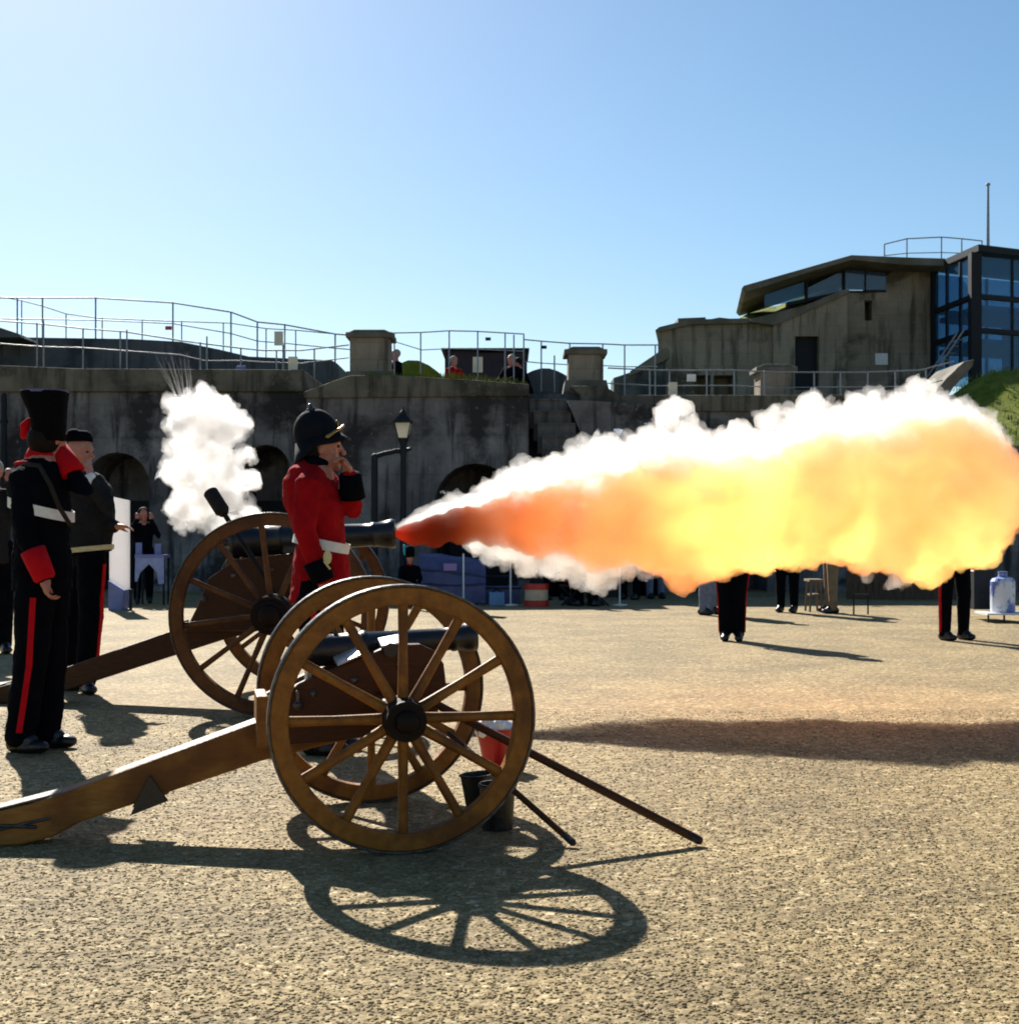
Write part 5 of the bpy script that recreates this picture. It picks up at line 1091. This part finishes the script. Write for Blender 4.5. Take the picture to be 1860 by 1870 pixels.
# flame inside it: lower and nearer
mf, N, L, v = volume_mat('muzzle_flame', (0.95,0.62,0.36), 5.0, aniso=0.0)
tc = N.new('ShaderNodeTexCoord'); sp = N.new('ShaderNodeSeparateXYZ'); L.new(tc.outputs['Object'], sp.inputs[0])
nz = N.new('ShaderNodeTexNoise'); nz.inputs['Scale'].default_value = 1.35; nz.inputs['Detail'].default_value = 3; nz.inputs['Distortion'].default_value = .5
L.new(tc.outputs['Object'], nz.inputs['Vector'])
def ramp(els, fac):
    r = N.new('ShaderNodeValToRGB'); e = r.color_ramp.elements
    e[0].position, e[0].color = els[0][0], (*els[0][1],1); e[1].position, e[1].color = els[-1][0], (*els[-1][1],1)
    for p, c in els[1:-1]: x = e.new(p); x.color = (*c,1)
    L.new(fac, r.inputs[0]); return r.outputs[0]
mr = N.new('ShaderNodeMapRange'); mr.inputs[1].default_value = 0; mr.inputs[2].default_value = 4.3; L.new(sp.outputs[0], mr.inputs[0])
jit = N.new('ShaderNodeMath'); jit.operation = 'MULTIPLY_ADD'; jit.inputs[1].default_value = .16; jit.inputs[2].default_value = -.08; L.new(nz.outputs['Fac'], jit.inputs[0])
ad = N.new('ShaderNodeMath'); ad.operation = 'ADD'; L.new(mr.outputs[0], ad.inputs[0]); L.new(jit.outputs[0], ad.inputs[1])
along = ramp([(0,(1.6,.08,.01)),(.03,(1.1,.07,.010)),(.08,(.8,.09,.015)),(.13,(1.0,.22,.03)),(.21,(1.1,.33,.06)),(.30,(1.05,.40,.11)),(.50,(1.0,.43,.15)),(.66,(1.0,.45,.16)),(1,(1.0,.44,.16))], ad.outputs[0])
mr2 = N.new('ShaderNodeMapRange'); mr2.inputs[1].default_value = .50; mr2.inputs[2].default_value = .66; L.new(nz.outputs['Fac'], mr2.inputs[0])
gate = N.new('ShaderNodeMapRange'); gate.inputs[1].default_value = .30; gate.inputs[2].default_value = .50; L.new(mr.outputs[0], gate.inputs[0])
mu = N.new('ShaderNodeMath'); mu.operation = 'MULTIPLY'; L.new(mr2.outputs[0], mu.inputs[0]); L.new(gate.outputs[0], mu.inputs[1])
mx = N.new('ShaderNodeMix'); mx.data_type = 'RGBA'; L.new(mu.outputs[0], mx.inputs[0]); L.new(along, mx.inputs[6]); mx.inputs[7].default_value = (1.9,1.40,.42,1)
L.new(mx.outputs[2], v.inputs['Emission Color']); L.new(ramp([(0,(.30,.03,.015)),(.06,(.16,.035,.02)),(.12,(.40,.15,.08)),(.22,(.85,.48,.27)),(.38,(.95,.62,.36)),(1,(.95,.66,.40))], mr.outputs[0]), v.inputs['Color'])
stn = ramp([(0,(2.0,)*3),(.03,(1.0,)*3),(.08,(.5,)*3),(.13,(.8,)*3),(.28,(.8,)*3),(.4,(.7,)*3),(.5,(.8,)*3),(.7,(1,)*3),(1,(.9,)*3)], mr.outputs[0])
ms_ = N.new('ShaderNodeMath'); ms_.operation = 'MULTIPLY'; ms_.inputs[1].default_value = 1.65; 
n3 = N.new('ShaderNodeTexNoise'); n3.inputs['Scale'].default_value = 3.2; n3.inputs['Detail'].default_value = 4; n3.inputs['Distortion'].default_value = .8; L.new(tc.outputs['Object'], n3.inputs['Vector'])
m3 = N.new('ShaderNodeMapRange'); m3.inputs[1].default_value = .35; m3.inputs[2].default_value = .65; m3.inputs[3].default_value = .66; m3.inputs[4].default_value = 1.35; L.new(n3.outputs['Fac'], m3.inputs[0])
m4 = N.new('ShaderNodeMath'); m4.operation = 'MULTIPLY'; L.new(stn, m4.inputs[0]); L.new(m3.outputs[0], m4.inputs[1])
L.new(m4.outputs[0], ms_.inputs[0]); L.new(ms_.outputs[0], v.inputs['Emission Strength'])
blobs = []; px = 726.0
while px < 1750:
    t, b = prof(px); f_ = min(1, max(0,(px-726)/250)); h = (b-t)
    top = t+h*(.34-.13*f_) if px > 900 else t+h*.30; bot = b-h*(.26*max(0,min(1,(1230-px)/200))*max(.25,min(1,(px-800)/80)) if px < 1230 and px > 760 else .04)
    if px > 1650: top = t+h*(.24-.16*min(1,(px-1650)/100)); 
    r = (bot-top)/2/S_
    blobs.append((P(px,(top+bot)/2,Yf_-.03-.12*f_), r)); 
    if px > 950:
        for _ in range(2):
            a = R(rs.uniform(110,330)); rr = r*rs.uniform(.3,.5); rad = r-rr*.75; c = P(px,(top+bot)/2,Yf_-.12)
            blobs.append((c+V((rs.uniform(-.05,.05),math.cos(a)*rad,math.sin(a)*rad)), rr))
    px += max(4, (bot-top)*.16)
dn = ramp([(0,(1.0,)*3),(.08,(.85,)*3),(.16,(.40,)*3),(.30,(.17,)*3),(1,(.16,)*3)], mr.outputs[0]); dm_ = N.new('ShaderNodeMath'); dm_.operation = 'MULTIPLY'; dm_.inputs[1].default_value = 30.0; L.new(dn, dm_.inputs[0]); L.new(dm_.outputs[0], v.inputs['Density'])
flame = puff_cloud(blobs, 'flame', mf, MUZ, .020, .085, 4.0, parent=smoke, ramp=1.1)
# white vent smoke
Yv = 9.9
Sv = F/Yv
vb = [(330,745,28),(320,770,24),(345,730,20),(370,722,22),(400,735,24),(420,748,22),(380,760,50),(412,778,44),(444,775,18),(454,790,13),(348,790,42),(335,828,36),(316,850,26),(378,828,42),(408,850,36),(345,865,44),(318,880,22),(400,890,46),(440,880,22),(370,910,44),(335,915,32),(425,920,36),(380,945,36),(350,945,26),(410,955,30),(455,832,13),(465,828,9),(440,835,16),(445,940,22),(310,930,18),(325,955,16)]
def scattered(lst, Yq, S, d, extra, seed):
    r2 = random.Random(seed); out = []
    for x, y, rp in lst:
        c = P(x, y, Yq+r2.uniform(-d,d)); out.append((c, rp/S))
        for _ in range(extra):
            th = r2.uniform(0,6.28); ph = r2.uniform(-1.2,1.2); rr = rp/S*r2.uniform(.22,.42); dd = V((math.cos(th)*math.cos(ph),math.sin(th)*math.cos(ph),math.sin(ph)))
            out.append((c+dd*(rp/S-rr*.4), rr))
    return out
mv, N, L, v = volume_mat('white_vent_smoke', (0.955,0.945,0.935), 3.0, aniso=0.45)
vbl = scattered(vb, Yv, Sv, .07, 3, 9)
vs2 = puff_cloud(vbl, 'vent_smoke', mv, P(385,960,Yv), .016, .080, 7.0)
mv2, N, L, v = volume_mat('dense_vent_smoke', (0.930,0.912,0.895), 9.0, aniso=0.45)
puff_cloud([b for b in vbl if b[0].z > EYE+.10], 'smoke_core', mv2, P(385,960,Yv), .020, .09, 7.0, parent=vs2, shrink=.72)
tag(vs2, 'column of dense white smoke rising from the firing cannon vent', 'smoke')
mw, N, L, v = volume_mat('thin_smoke', (0.95,0.95,0.96), 7.0)
r3 = random.Random(5)
for k_ in range(14):
    x0 = 318+34*k_/13+r3.uniform(-4,4); x1 = 282+66*k_/13+r3.uniform(-8,8); y1 = r3.uniform(628,668); y0 = 722
    q = MB(); pts = [P(x0+(x1-x0)*t+r3.uniform(-1,1), y0+(y1-y0)*t, Yv+r3.uniform(-.02,.02)) for t in (0,.2,.4,.6,.8,1)]
    q.limb(pts, [.010,.006,.005,.004,.003,.0015], 6); q.build('smoke_streak', mw, vs2, origin=P(385,960,Yv), smooth=True)
